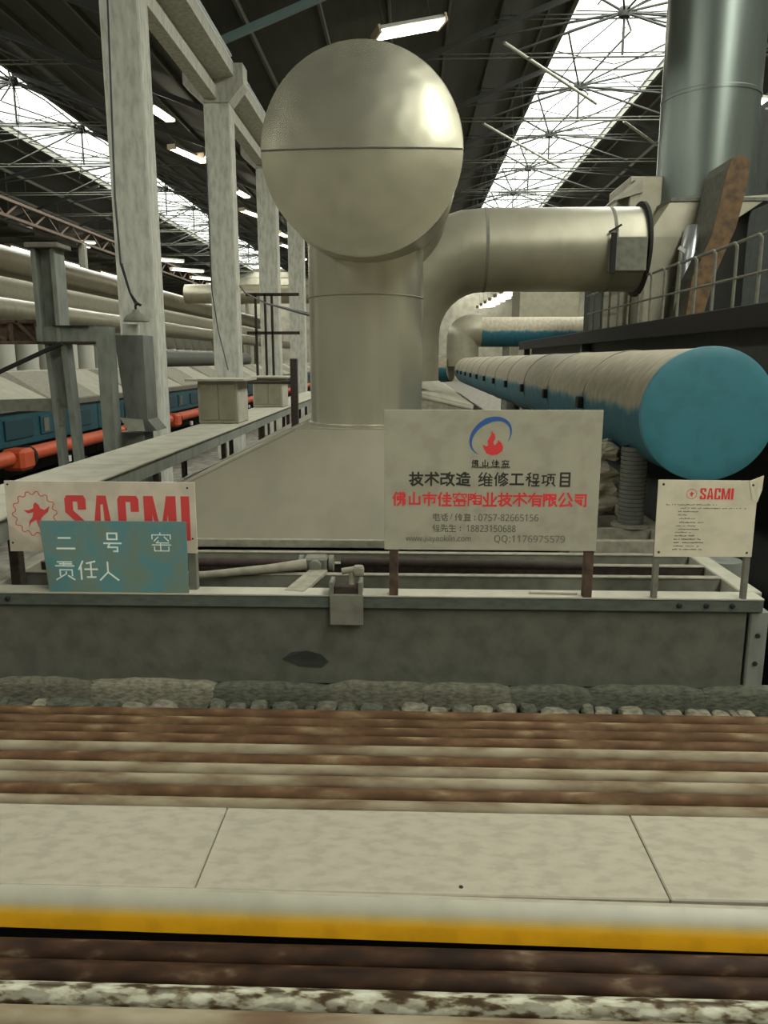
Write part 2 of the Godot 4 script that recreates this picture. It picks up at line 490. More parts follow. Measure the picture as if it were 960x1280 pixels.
func lamp(at: Vector3, turn: float, long: float, tilt: float, label: String, group: String, wide := 0.42) -> void:
	var t := thing("ceiling_lamp", label, "lamp", at, group)
	t.rotation = Vector3(0, turn, tilt)
	var g := Geo.new()
	g.prism(PackedVector2Array([Vector2(-wide / 2, 0), Vector2(-wide * 0.3, 0.12), Vector2(wide * 0.3, 0.12), Vector2(wide / 2, 0)]), -long / 2, long / 2, Transform3D(Basis(Vector3.UP, PI / 2), Vector3.ZERO))
	obj("reflector", g, M.shell_white, t, true)
	g = Geo.new()
	g.prism(PackedVector2Array([Vector2(-wide * 0.42, 0.0), Vector2(-wide * 0.3, -0.07), Vector2(wide * 0.3, -0.07), Vector2(wide * 0.42, 0.0)]), -long / 2 + 0.04, long / 2 - 0.04, Transform3D(Basis(Vector3.UP, PI / 2), Vector3.ZERO))
	obj("diffuser", g, M.lamp_glow, t, true)
	for k in [-1, 1]:
		g = Geo.new()
		g.box(Vector3(long / 2 * k - 0.035, -0.075, -wide * 0.45), Vector3(long / 2 * k + 0.035, 0.12, wide * 0.45), 0.01)
		obj("end_cap", g, M.orange_tube, t, true)
		g = Geo.new()
		g.tube([Vector3(long * 0.35 * k, 0.1, 0), Vector3(long * 0.35 * k, maxf(0.3, roof_y(at.x) - at.y - 0.2), 0)], 0.008, 5)
		obj("hanger", g, M.truss, t, true)
	var l := OmniLight3D.new()
	l.name = "lamp_light"
	l.light_color = Color(1.0, 0.96, 0.86)
	l.light_energy = 1.2
	l.light_size = 0.12
	l.omni_range = 60.0
	l.omni_attenuation = 2.0
	l.shadow_enabled = true
	l.position = Vector3(0, -0.25, 0)
	t.add_child(l, true)

func columns() -> void:
	for k in range(-1, 12):
		var z := -(13.0 + 6.2 * k)
		var which: String = "pale concrete column behind the grey sheet chute, nearest the steel portal" if k == 0 else ("concrete column standing beside the conveyor" if k == -1 else "pale concrete column with bracketed head, %s behind the one at the chute" % ORD[k - 1])
		var t := thing("concrete_column", which, "column", Vector3(-4.57, 0, z - 0.25), "concrete columns carrying the crane beam")
		var g := Geo.new()
		g.box(Vector3(-4.88, 0, z - 0.5), Vector3(-4.26, 8.42, z), 0.025)
		obj("shaft", g, M.concrete, t)
		g = Geo.new()
		g.prism(PackedVector2Array([Vector2(-4.88, 8.42), Vector2(-5.34, 8.82), Vector2(-5.34, 9.26), Vector2(-3.92, 9.26), Vector2(-3.92, 8.82), Vector2(-4.26, 8.42)]), z - 0.5, z)
		obj("bracket", g, M.concrete, t)
		g = Geo.new()
		g.box(Vector3(-4.9, 9.26, z - 0.4), Vector3(-4.5, 9.86, z - 0.1), 0.01)
		obj("roof_post", g, M.teal_steel, t)
		# the crane beam from this column to the next
		var zn := z - 6.2
		var b := thing("crane_beam", "precast concrete crane beam with pale top rail, bay %s from the conveyor" % ORD[k + 1], "crane beam", Vector3(-4.65, 8.5, (z - 0.5 + zn) / 2), "concrete crane beams on the columns")
		g = Geo.new()
		g.prism(PackedVector2Array([Vector2(-4.86, 8.5), Vector2(-4.56, 8.5), Vector2(-4.56, 8.78), Vector2(-4.64, 8.82), Vector2(-4.64, 8.92), Vector2(-4.14, 8.98), Vector2(-4.14, 9.26), Vector2(-5.2, 9.26), Vector2(-5.2, 8.98), Vector2(-4.78, 8.92), Vector2(-4.78, 8.82), Vector2(-4.86, 8.78)]), zn, z - 0.5)
		obj("beam_web", g, M.concrete, b)
		g = Geo.new()
		g.prism(PackedVector2Array([Vector2(-4.30, 9.26), Vector2(-4.14, 9.26), Vector2(-4.14, 9.29), Vector2(-4.19, 9.31), Vector2(-4.19, 9.38), Vector2(-4.16, 9.39), Vector2(-4.16, 9.43), Vector2(-4.28, 9.43), Vector2(-4.28, 9.39), Vector2(-4.25, 9.38), Vector2(-4.25, 9.31), Vector2(-4.30, 9.29)]), zn, z - 0.5)
		obj("crane_rail", g, M.rail, b)

func left_girder() -> void:
	for k in 6:
		var za := -24.0 - 12.0 * k
		var t := thing("lattice_girder", "rusty brown lattice girder under the left skylight, %s length from the conveyor end" % ORD[k], "girder", Vector3(-20, 9.5, za - 6), "rusty lattice girders in the left bay")
		for y in [9.5, 10.3]:
			var g := Geo.new()
			g.box(Vector3(-20.1, y - 0.07, za - 11.98), Vector3(-19.9, y + 0.07, za))
			obj("chord", g, M.rust, t)
		for i in 8:
			var g := Geo.new()
			var z: float = za - 1.5 * i
			g.bar(Vector3(-20, 9.5, z - (0.05 if i % 2 == 0 else 1.45)), Vector3(-20, 10.3, z - (1.45 if i % 2 == 0 else 0.05)), 0.07, 0.07)
			obj("web_member", g, M.rust, t)
	var g := Geo.new()
	g.prism(PackedVector2Array([Vector2(-20.2, 9.25), Vector2(-36, 8.7), Vector2(-36, 8.8), Vector2(-20.2, 9.37)]), -96, -22)
	var o := solo("low_canopy", g, M.roof, "dark sheeted low canopy roof beyond the rusty lattice girder", "canopy")
	for i in 26:
		g = Geo.new()
		var z := -23.0 - i * 2.8
		g.bar(Vector3(-20.3, 9.16, z), Vector3(-35.9, 8.62, z), 0.1, 0.16)
		obj("rib", g, M.purlin, o)
	for i in 7:
		g = Geo.new()
		g.box(Vector3(-20.2, 0, -24.2 - 12.0 * i), Vector3(-19.8, 9.43, -23.8 - 12.0 * i), 0.02)
		solo("steel_post", g, M.dusty_grey, "tall grey steel post under the rusty lattice girder, %s from the conveyor" % ORD[i], "post", "posts under the lattice girder")

# ------------------------------------------------------------------ conveyor
func conveyor() -> void:
	var g0 := Geo.new()
	var proto: MeshInstance3D
	var back := [["roller_brown", 0], ["roller_brown", 1], ["roller_brown", 0], ["roller_brown", 1], ["roller_dusty", 0], ["roller_brown", 1], ["roller_dusty", 1], ["roller_dusty", 1], ["roller_brown", 0], ["roller_dusty", 1], ["roller_dusty", 0]]
	for i in back.size():
		var z := -3.115 + i * 0.0775
		var g := Geo.new()
		g.tube([Vector3(-1.98, 0.952 - 0.001 * (i % 3), z), Vector3(1.80, 0.952 - 0.001 * (i % 2), z)], 0.027, 20)
		solo("conveyor_roller", g, M[back[i][0]], "dust-caked brown conveyor roller, %s from the crumbling brick course" % ORD[i], "roller", "conveyor rollers between kiln and cover boards")
	var front := ["roller_dark", "roller_dark", "roller_mottled", "roller_dusty", "roller_dusty"]
	var look := ["dark rust brown conveyor roller right below the yellow edge", "dark rust brown conveyor roller, second below the yellow edge", "conveyor roller mottled white and brown, third below the yellow edge", "beige dusty conveyor roller, fourth below the yellow edge", "beige dusty conveyor roller at the very bottom, fifth below the yellow edge"]
	for i in front.size():
		var g := Geo.new()
		var z := -1.755 + i * 0.072
		g.tube([Vector3(-1.98, 0.93, z), Vector3(1.80, 0.927, z)], 0.031, 24)
		solo("conveyor_roller", g, M[front[i]], look[i], "roller", "conveyor rollers in front of the yellow edge")
	for s in [[-2.06, -1.96, "left"], [1.78, 1.88, "right"]]:
		var t := thing("conveyor_side_frame", "grey steel side frame carrying the %s ends of the rollers" % s[2], "frame", Vector3((s[0] + s[1]) / 2, 0, -2.3))
		var g := Geo.new()
		g.box(Vector3(s[0], 0.78, -3.3), Vector3(s[1], 0.985, -1.3), 0.008)
		obj("side_beam", g, M.grey_steel, t)
		for z in [-3.1, -1.5]:
			g = Geo.new()
			g.box(Vector3(s[0], 0, z - 0.05), Vector3(s[1], 0.78, z + 0.05), 0.006)
			obj("leg", g, M.grey_steel, t)
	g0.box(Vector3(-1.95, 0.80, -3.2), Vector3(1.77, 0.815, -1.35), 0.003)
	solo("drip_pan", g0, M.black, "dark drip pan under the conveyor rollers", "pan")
	# cover boards laid over the rollers
	var cut := [-1.97, -0.605, 0.739, 1.77]
	for i in 3:
		var g := Geo.new()
		var j0: float = cut[i] + (0.0015 if i > 0 else 0.0)
		var j1: float = cut[i + 1] - (0.0015 if i < 2 else 0.0)
		g.box(Vector3(j0, 0.981, -2.30), Vector3(j1, 1.021 - 0.001 * (i % 2), -1.897), 0.004)
		solo("cover_board", g, M.board, ["pale grey beige cover board over the rollers, left of the dark slanting joint", "middle pale cover board between the two slanting joints, with a small dark pit", "pale beige cover board right of the thin brown joint"][i], "cover board", "pale cover boards over the rollers")
	var g := Geo.new()
	g.lathe([Vector2(0.0, 0.004), Vector2(0.005, 0.003), Vector2(0.007, 0.0)], 8, Transform3D(Basis(), Vector3(0.157, 1.020, -1.93)))
	solo("dirt_speck", g, M.black, "small black speck lying on the middle cover board", "speck")
	# rounded nosing, painted yellow, dust on its top
	var t := thing("edge_nosing", "rounded yellow edge strip along the front of the cover boards, dusty on top", "edge strip", Vector3(-0.1, 0.885, -1.865))
	t.rotation.y = -0.014
	var top := PackedVector2Array([Vector2(1.895, 0.985), Vector2(1.895, 1.019)])
	var low := PackedVector2Array([Vector2(1.895, 0.915), Vector2(1.895, 0.985)])
	for i in 17:
		var f := PI / 2 * i / 16.0
		var p := Vector2(1.885 - sin(f) * 0.05, 0.96 + cos(f) * 0.06)
		if i <= 1: top.append(p)
		if i >= 1: low.append(p)
	low.append(Vector2(1.835, 0.92)); low.append(Vector2(1.845, 0.915))
	var turned := Transform3D(Basis(Vector3(0, 0, -1), Vector3(0, 1, 0), Vector3(1, 0, 0)), Vector3.ZERO)
	g = Geo.new()
	g.prism(top, -1.98, 1.78, turned)
	obj("dusty_top", g, M.board, t)
	g = Geo.new()
	g.prism(low, -1.98, 1.78, turned)
	for k in g.v.size():                          # yellow paint, the dust lying thicker the higher up the curve
		var d := smoothstep(0.955, 1.003, g.v[k].y + 0.004 * sin(g.v[k].x * 3.0))
		g.c[k] = Color(0.90, 0.655, 0.10).lerp(Color(0.565, 0.55, 0.48), d).srgb_to_linear()
	obj("yellow_front", g, M.yellow, t)

# ------------------------------------------------------------------ kiln end
func kiln_end() -> void:
	var t := thing("kiln_end_frame", "grey steel end frame and tray of the kiln, with a long dusty front panel", "kiln frame", Vector3(-0.2, 0, -3.6))
	var g := Geo.new()
	g.box(Vector3(-2.2, 0.945, -3.49), Vector3(1.6, 1.345, -3.478), 0.003)
	var panel := obj("front_panel", g, M.panel, t)
	g = Geo.new()
	g.plate([Vector3(-0.61, 1.075, -3.474), Vector3(-0.565, 1.108, -3.472), Vector3(-0.49, 1.118, -3.466), Vector3(-0.42, 1.10, -3.468), Vector3(-0.385, 1.06, -3.474), Vector3(-0.42, 1.03, -3.476), Vector3(-0.53, 1.035, -3.476)], 0.004)
	obj("torn_flap", g, M.machine, panel)
	g = Geo.new()
	g.box(Vector3(-2.2, 1.340, -3.478), Vector3(1.66, 1.398, -3.45), 0.004)
	var beam := obj("front_beam", g, M.beam_green, t)
	g = Geo.new()
	g.box(Vector3(-2.2, 1.398, -3.56), Vector3(1.66, 1.408, -3.446), 0.003)
	obj("dust_layer", g, M.dust_pale, beam)
	for x in [1.27, 1.395, 1.515, -1.93]:
		g = Geo.new()
		g.lathe([Vector2(0.0, 0.012), Vector2(0.008, 0.011), Vector2(0.013, 0.006), Vector2(0.013, 0.0)], 10, Transform3D(Basis(Vector3.RIGHT, PI / 2), Vector3(x, 1.372, -3.45)))
		obj("bolt", g, M.black, beam)
	g = Geo.new()
	g.box(Vector3(1.615, 0.0, -3.53), Vector3(1.70, 1.34, -3.47), 0.006)
	var cp := obj("corner_post", g, M.grey_steel, t)
	for y in [1.08, 1.22]:
		g = Geo.new()
		g.lathe([Vector2(0.0, 0.01), Vector2(0.01, 0.008), Vector2(0.012, 0.0)], 10, Transform3D(Basis(Vector3.RIGHT, PI / 2), Vector3(1.655, y, -3.47)))
		obj("bolt", g, M.black, cp)
	g = Geo.new()
	g.box(Vector3(-2.2, 0.0, -3.58), Vector3(-2.1, 1.34, -3.49), 0.006)
	obj("corner_post", g, M.grey_steel, t)
	for x in [[1.60, 1.70], [-2.14, -2.04]]:
		g = Geo.new()
		g.box(Vector3(x[0], 1.31, -7.6), Vector3(x[1], 1.408, -3.56), 0.006)
		obj("side_rail", g, M.dust_pale, t)
	g = Geo.new()
	g.box(Vector3(-2.04, 1.30, -7.58), Vector3(1.60, 1.325, -3.5), 0.0)
	obj("tray_floor", g, M.dusty_grey, t)
	g = Geo.new()
	g.box(Vector3(-1.92, 0.45, -7.58), Vector3(1.56, 1.30, -3.84), 0.01)
	obj("under_casing", g, M.kiln_blue_dark, t)
	g = Geo.new()
	g.box(Vector3(-1.85, 0.0, -7.58), Vector3(1.5, 0.45, -3.9), 0.0)
	obj("plinth", g, M.dark, t)
	for z in [-3.80, -4.02, -4.26]:
		g = Geo.new()
		g.box(Vector3(-2.04, 1.325, z - 0.035), Vector3(1.60, 1.395 + 0.004, z), 0.004)
		var bb := obj("cross_bar", g, M.rust_dark if z > -4.1 and z < -3.9 else M.dusty_grey, t)
		g = Geo.new()
		g.box(Vector3(-2.04, 1.399, z - 0.04), Vector3(1.60, 1.407, z + 0.004), 0.002)
		obj("dust_layer", g, M.dust, bb)
	for z in [-4.6, -4.95, -5.35, -5.85, -6.4, -7.0]:
		g = Geo.new()
		g.box(Vector3(0.99, 1.325, z - 0.05), Vector3(1.60, 1.407, z), 0.004)
		obj("cross_bar", g, M.dust, t)
	# perforated dust screen just behind the beam
	g = Geo.new()
	for i in 40:
		g.box(Vector3(-2.0 + i * 0.045, 1.325, -3.76), Vector3(-1.984 + i * 0.045, 1.34, -3.58))
	obj("dust_screen", g, M.dust, t)
	# the brick course under the panel, crumbling
	var f := FastNoiseLite.new()
	f.seed = 4; f.frequency = 0.9; f.fractal_octaves = 4
	var c := thing("brick_course", "crumbling refractory brick course between the grey panel and the rollers", "brickwork", Vector3(-0.2, 0.6, -3.5))
	g = Geo.new()
	g.box(Vector3(-2.1, 0.0, -3.8), Vector3(1.6, 0.93, -3.5), 0.0)
	obj("mortar_bed", g, M.brick_green, c)
	var x := -2.05
	rng.seed = 5
	while x < 1.58:
		var w := rng.randf_range(0.32, 0.62)
		g = Geo.new()
		g.lump(Vector3(x + w / 2, 0.872 + rng.randf_range(-0.008, 0.004), -3.475 + rng.randf_range(-0.012, 0.008)), Vector3(w / 2 + 0.035, 0.088, 0.045), f, 0.13, 22)
		obj("brick", g, [M.brick, M.brick_pale, M.brick_green, M.brick][int((x + 2.1) * 2.0) % 4 if x < 0.2 else 2], c)
		x += w
	x = -2.0
	while x < 1.58:
		var w := rng.randf_range(0.04, 0.13)
		g = Geo.new()
		g.lump(Vector3(x + w / 2, 0.842 + rng.randf_range(-0.006, 0.01), -3.39 + rng.randf_range(-0.02, 0.02)), Vector3(w / 2, rng.randf_range(0.012, 0.034), 0.045), f, 0.5, 8)
		obj("brick_fragment", g, [M.brick_pale, M.brick, M.brick_green][rng.randi() % 3], c)
		x += w * rng.randf_range(0.9, 1.5)
	g = Geo.new()
	g.box(Vector3(-2.06, 0.60, -3.5), Vector3(1.6, 0.83, -3.22), 0.01)
	obj("ledge", g, M.brick_green, c)
	# burner pipe, valve and clamp
	var p := thing("burner_pipe", "dusty iron gas pipe with valve and cone lying in the kiln tray", "pipe", Vector3(-0.5, 1.40, -3.92))
	g = Geo.new()
	g.tube([Vector3(-1.95, 1.43, -3.93), Vector3(-0.55, 1.432, -3.93)], 0.024, 14)
	g.tube([Vector3(-0.36, 1.44, -3.93), Vector3(0.95, 1.43, -3.93)], 0.026, 14)
	obj("pipe_run", g, M.rust_dark, p)
	g = Geo.new()
	g.tube([Vector3(-1.25, 1.40, -3.72), Vector3(-0.72, 1.435, -3.80), Vector3(-0.54, 1.445, -3.86)], [0.016, 0.024, 0.03], 12)
	obj("cone", g, M.dust, p)
	g = Geo.new()
	g.box(Vector3(-0.555, 1.39, -3.97), Vector3(-0.43, 1.475, -3.87), 0.012)
	g.lathe([Vector2(0.032, -0.02), Vector2(0.032, 0.03), Vector2(0.022, 0.035), Vector2(0.0, 0.035)], 14, Transform3D(Basis(Vector3.RIGHT, PI / 2), Vector3(-0.49, 1.435, -3.87)))
	obj("valve_body", g, M.dusty_grey, p)
	for k in [-0.57, -0.41]:
		g = Geo.new()
		g.tube([Vector3(k - 0.012, 1.435, -3.92), Vector3(k + 0.012, 1.435, -3.92)], 0.045, 14)
		obj("flange", g, M.dusty_grey, p)
	g = Geo.new()
	g.bar(Vector3(-0.55, 1.402, -3.50), Vector3(-0.47, 1.41, -3.85), 0.10, 0.022, 0.004)
	solo("support_strap", g, M.dust, "short flat dusty strap slanting from the front beam up to the valve", "strap")
	var b := thing("clamp_bracket", "dusty steel clamp bracket hooked over the front beam below the valve", "bracket", Vector3(-0.29, 1.27, -3.45))
	g = Geo.new()
	g.box(Vector3(-0.37, 1.262, -3.445), Vector3(-0.212, 1.415, -3.428), 0.004)
	obj("hook_plate", g, M.dusty_grey, b)
	for k in [-0.362, -0.226]:
		g = Geo.new()
		g.box(Vector3(k - 0.01, 1.41, -3.53), Vector3(k + 0.01, 1.475, -3.43), 0.003)
		obj("cheek", g, M.dusty_grey, b)
	g = Geo.new()
	g.box(Vector3(-0.352, 1.412, -3.50), Vector3(-0.236, 1.452, -3.44), 0.004)
	obj("clamp_block", g, M.rust_dark, b)
	g = Geo.new()
	g.tube([Vector3(-0.27, 1.452, -3.48), Vector3(-0.27, 1.53, -3.48)], 0.013, 10)
	g.tube([Vector3(-0.315, 1.515, -3.48), Vector3(-0.235, 1.528, -3.48)], 0.016, 10)
	g.lump(Vector3(-0.235, 1.52, -3.48), Vector3(0.026, 0.026, 0.024), f, 0.1, 8)
	obj("screw_handle", g, M.dust, b)
	# loose debris on the beam
	g = Geo.new()
	g.bar(Vector3(0.58, 1.414, -3.50), Vector3(0.80, 1.414, -3.49), 0.02, 0.012, 0.002)
	solo("scrap_strip", g, M.dust_pale, "short pale scrap strip lying on the front beam beside the brown sign post", "scrap")
	# kiln body behind the tray
	var k := thing("tile_kiln", "long dusty tile kiln running back under the hood and ducts", "kiln", Vector3(-0.2, 0, -26))
	g = Geo.new()
	g.box(Vector3(-1.93, 0.5, -44), Vector3(1.55, 1.30, -7.62), 0.01)
	obj("casing", g, M.kiln_blue, k)
	g = Geo.new()
	g.box(Vector3(-1.85, 0.0, -44), Vector3(1.5, 0.5, -7.62), 0.0)
	obj("plinth", g, M.dark, k)
	g = Geo.new()
	g.box(Vector3(-1.93, 1.30, -44), Vector3(1.55, 1.5, -7.62), 0.02)
	obj("roof_insulation", g, M.dust, k)
	# ribbed roof sheets behind the hood
	for i in 27:
		g = Geo.new()
		var z := -7.6 - i * 0.6
		g.plate([Vector3(-0.3, 2.24, z), Vector3(0.62, 2.03, z), Vector3(0.62, 2.03, z - 0.6), Vector3(-0.3, 2.24, z - 0.6)], 0.02)
		g.plate([Vector3(0.62, 2.03, z), Vector3(0.62, 1.49, z), Vector3(0.62, 1.49, z - 0.6), Vector3(0.62, 2.03, z - 0.6)], 0.02)
		g.plate([Vector3(-0.3, 2.24, z), Vector3(-0.9, 2.03, z), Vector3(-0.9, 2.03, z - 0.6), Vector3(-0.3, 2.24, z - 0.6)], 0.02)
		g.plate([Vector3(-0.9, 2.03, z), Vector3(-0.9, 1.49, z), Vector3(-0.9, 1.49, z - 0.6), Vector3(-0.9, 2.03, z - 0.6)], 0.02)
		for r in 3:
			g.bar(Vector3(-0.3, 2.262, z - 0.08 - r * 0.19), Vector3(0.64, 2.045, z - 0.08 - r * 0.19), 0.06, 0.03)
			g.bar(Vector3(-0.3, 2.262, z - 0.08 - r * 0.19), Vector3(-0.9, 2.045, z - 0.08 - r * 0.19), 0.06, 0.03)
		obj("roof_sheet", g, M.dust_pale, k)
	g = Geo.new()
	g.box(Vector3(-0.42, 2.2, -23.8), Vector3(-0.18, 2.275, -7.6), 0.02)
	obj("ridge_cap", g, M.dust, k)
	g = Geo.new()
	g.prism(PackedVector2Array([Vector2(-0.9, 1.49), Vector2(0.62, 1.49), Vector2(0.62, 2.03), Vector2(-0.3, 2.24), Vector2(-0.9, 2.03)]), -7.66, -7.61)
	obj("gable_plate", g, M.dust, k)

func hood_and_stack() -> void:
	var t := thing("exhaust_hood", "dusty tapered sheet metal hood under the round chimney", "hood", Vector3(-0.4, 1.40, -5.4))
	var b := [Vector3(-2.03, 1.436, -4.36), Vector3(0.97, 1.436, -4.36), Vector3(0.97, 1.436, -6.7), Vector3(-2.03, 1.436, -6.7)]
	var u := [Vector3(-0.74, 2.06, -4.88), Vector3(0.14, 2.06, -4.88), Vector3(0.14, 2.06, -5.74), Vector3(-0.74, 2.06, -5.74)]
	var mid := Vector3(-0.4, 1.6, -5.4)
	for i in 4:
		var j := (i + 1) % 4
		var g := Geo.new()
		g.plate([b[i], b[j], u[j], u[i]], 0.008)
		obj("hood_face", g, M.hood_sheet, t)
		g = Geo.new()
		g.bar(b[i], b[j], 0.03, 0.05, 0.004)
		obj("bottom_flange", g, M.dust, t)
		g = Geo.new()
		g.tube([b[i], u[i]], 0.012, 8)
		obj("corner_seam", g, M.hood_sheet, t)
	var g := Geo.new()
	g.plate(u, 0.012)
	obj("top_plate", g, M.hood_sheet, t)
	var ax := Vector3(-0.297, 0, -5.31)
	var s := thing("chimney_stack", "vertical round sheet metal chimney rising from the hood to the drum", "chimney", Vector3(ax.x, 2.06, ax.z))
	g = Geo.new()
	g.lathe([Vector2(0.40, 2.066), Vector2(0.40, 2.085), Vector2(0.383, 2.087), Vector2(0.383, 2.905), Vector2(0.3845, 2.91), Vector2(0.3845, 3.35)], 56, Transform3D(Basis(), Vector3(ax.x, 0, ax.z)))
	obj("shell", g, M.stack_sheet, s)
	g = Geo.new()
	for k in 40:
		var f := k / 40.0 * TAU
		g.tube([Vector3(ax.x + cos(f) * 0.386, 2.905, ax.z + sin(f) * 0.386), Vector3(ax.x + cos(f + TAU / 40) * 0.386, 2.905, ax.z + sin(f + TAU / 40) * 0.386)], 0.004, 6, false)
	obj("seam", g, M.hood_sheet, s)
	# the drum across the top of the chimney
	var c := Vector3(-0.277, 3.658, -4.6)
	var d := thing("exhaust_drum", "big round-ended horizontal metal drum on top of the chimney, end cap seamed across", "duct drum", c + Vector3(0, -0.57, -0.75))
	var along := Transform3D(Basis(Vector3.RIGHT, -PI / 2), c)
	g = Geo.new()
	g.lathe([Vector2(0.566, 0.0), Vector2(0.566, 0.68), Vector2(0.57, 0.685), Vector2(0.57, 0.715), Vector2(0.566, 0.72), Vector2(0.566, 1.5), Vector2(0.0, 1.5)], 72, along)
	obj("shell", g, M.drum_sheet, d)
	for h in 2:
		g = Geo.new()
		# the end is two half discs, slightly bellied, lapped along the middle
		var from := 0.0 if h == 1 else PI
		var prof := []
		for i in 9:
			prof.append(Vector2(0.566 * i / 8.0, -0.012 - 0.045 * (1.0 - pow(i / 8.0, 2))))
		prof.append(Vector2(0.572, -0.012)); prof.append(Vector2(0.572, 0.02)); prof.append(Vector2(0.566, 0.02))
		prof.reverse()
		var tip := Transform3D(Basis(Vector3.RIGHT, 0.028 if h == 0 else -0.012), Vector3.ZERO)
		g.lathe(prof, 40, Transform3D(along.basis * tip.basis, c + Vector3(0, 0.0, 0.0)), from, from + PI)
		obj("end_cap", g, M.cap_sheet, d)
	g = Geo.new()
	for k in 16:
		var ends := []
		for e in [k, k + 1]:
			var f: float = e / 8.0 - 1.0
			ends.append(c + Vector3(0.566 * f, 0.002, 0.012 + 0.045 * (1.0 - f * f) + 0.002))
		g.bar(ends[0], ends[1], 0.010, 0.007, 0.001)
	obj("cap_seam", g, M.grey_sheet, d)

func right_duct() -> void:
	var pts := [Vector3(2.436, 3.659, -8.640), Vector3(1.440, 3.659, -8.640), Vector3(0.792, 3.659, -8.640)]
	for i in range(1, 9):
		var f := PI / 2 * i / 8.0
		pts.append(Vector3(0.792 - sin(f) * 0.9, 2.759 + cos(f) * 0.9, -8.64))
	pts.append(Vector3(-0.108, 2.275, -8.640))
	var t := thing("exhaust_elbow_duct", "fat beige sheet metal duct bending down behind the chimney from the fan", "duct", Vector3(1.200, 2.140, -8.640))
	var g := Geo.new()
	g.tube(pts, 0.432, 48)
	obj("shell", g, M.duct_sheet, t)
	for x in [2.436, 2.1, 0.792]:
		g = Geo.new()
		g.tube([Vector3(x - 0.012, 3.659, -8.64), Vector3(x + 0.02, 3.659, -8.64)], 0.486 if x > 2.2 else 0.436, 40)
		obj("flange", g, M.dark if x > 2.2 else M.dusty_grey, t)
	g = Geo.new()
	g.box(Vector3(2.040, 3.388, -8.340), Vector3(2.400, 3.724, -8.148), 0.01)
	var dr := obj("inspection_door", g, M.dusty_grey, t)
	g = Geo.new()
	g.bar(Vector3(2.016, 3.772, -8.184), Vector3(2.136, 3.844, -8.196), 0.03, 0.02)
	g.box(Vector3(2.028, 3.364, -8.160), Vector3(2.082, 3.760, -8.124), 0.004)
	obj("latch", g, M.dark, dr)
	# fan casing and transition under the tall stack
	var k := thing("fan_casing", "dusty beige fan casing with sloped transition below the tall stack", "fan casing", Vector3(3.000, 2.380, -9.600))
	g = Geo.new()
	g.box(Vector3(2.544, 2.860, -10.440), Vector3(3.144, 4.588, -9.480), 0.012)
	obj("back_housing", g, M.duct_sheet, k)
	g = Geo.new()
	g.plate([Vector3(2.388, 4.324, -9.480), Vector3(2.604, 4.540, -9.480), Vector3(2.604, 4.540, -10.080), Vector3(2.388, 4.324, -10.080)], 0.03)
	g.plate([Vector3(2.388, 4.324, -9.480), Vector3(2.688, 4.408, -9.456), Vector3(2.688, 4.540, -9.456), Vector3(2.604, 4.540, -9.480)], 0.02)
	obj("flap", g, M.dust_pale, k)
	var lo := [Vector3(2.640, 2.860, -9.000), Vector3(3.264, 2.860, -9.000), Vector3(3.264, 2.860, -9.960), Vector3(2.640, 2.860, -9.960)]
	var m1 := [Vector3(2.640, 3.844, -9.000), Vector3(3.312, 3.844, -9.000), Vector3(3.312, 3.844, -9.960), Vector3(2.640, 3.844, -9.960)]
	var hi := [Vector3(2.880, 4.216, -9.024), Vector3(3.984, 4.288, -9.024), Vector3(3.984, 4.288, -10.140), Vector3(2.880, 4.216, -10.140)]
	for i in 4:
		var j := (i + 1) % 4
		g = Geo.new()
		g.plate([lo[i], lo[j], m1[j], m1[i]], 0.012)
		obj("casing_side", g, M.duct_sheet, k)
		g = Geo.new()
		g.plate([m1[i], m1[j], hi[j]], 0.012)
		g.plate([m1[i], hi[j], hi[i]], 0.012)
		obj("transition_side", g, M.duct_sheet, k)
	g = Geo.new()
	g.box(Vector3(2.868, 4.216, -10.152), Vector3(3.996, 4.258, -9.000), 0.004)
	obj("top_flange", g, M.dusty_grey, k)
	g = Geo.new()
	g.tube([Vector3(3.036, 2.86, -8.808), Vector3(3.060, 3.640, -8.808), Vector3(3.144, 3.892, -8.952)], 0.12, 16)
	obj("wrapped_pipe", g, M.rail, k)
	g = Geo.new()
	g.bar(Vector3(2.916, 3.700, -8.760), Vector3(3.216, 3.484, -8.688), 0.04, 0.04)
	obj("strap", g, M.rail, k)
	# belt guard
	var q := thing("belt_guard", "slanting rust-orange belt guard with grey side leaning in front of the tall stack", "belt guard", Vector3(3.120, 2.380, -8.520))
	var poly := PackedVector2Array([Vector2(3.228, 4.420), Vector2(3.264, 4.516), Vector2(3.360, 4.540), Vector2(3.444, 4.480), Vector2(3.432, 4.240), Vector2(3.360, 3.844), Vector2(3.192, 3.400), Vector2(3.072, 2.86), Vector2(2.904, 2.86), Vector2(2.952, 3.340), Vector2(3.120, 3.772)])
	g = Geo.new()
	g.prism(poly, -9.0, -8.4)
	obj("guard_box", g, M.dusty_grey, q)
	g = Geo.new()
	g.prism(poly, -8.4, -8.382)
	obj("front_cover", g, M.rust_orange, q)
	# the tall stack
	var s := thing("tall_stack", "tall galvanised round stack rising through the roof on the right", "stack", Vector3(3.432, 4.252, -9.600))
	var ring := 4.258
	var i := 0
	while ring < 12.7:
		var top := minf(ring + 1.14, 12.7)
		g = Geo.new()
		g.lathe([Vector2(0.542, ring), Vector2(0.542, ring + 0.036), Vector2(0.536, ring + 0.042), Vector2(0.536, top)], 48, Transform3D(Basis(Vector3.UP, 0.5 * i), Vector3(3.432, 0, -9.6)))
		obj("stack_section", g, M.galvanised, s)
		ring = top
		i += 1

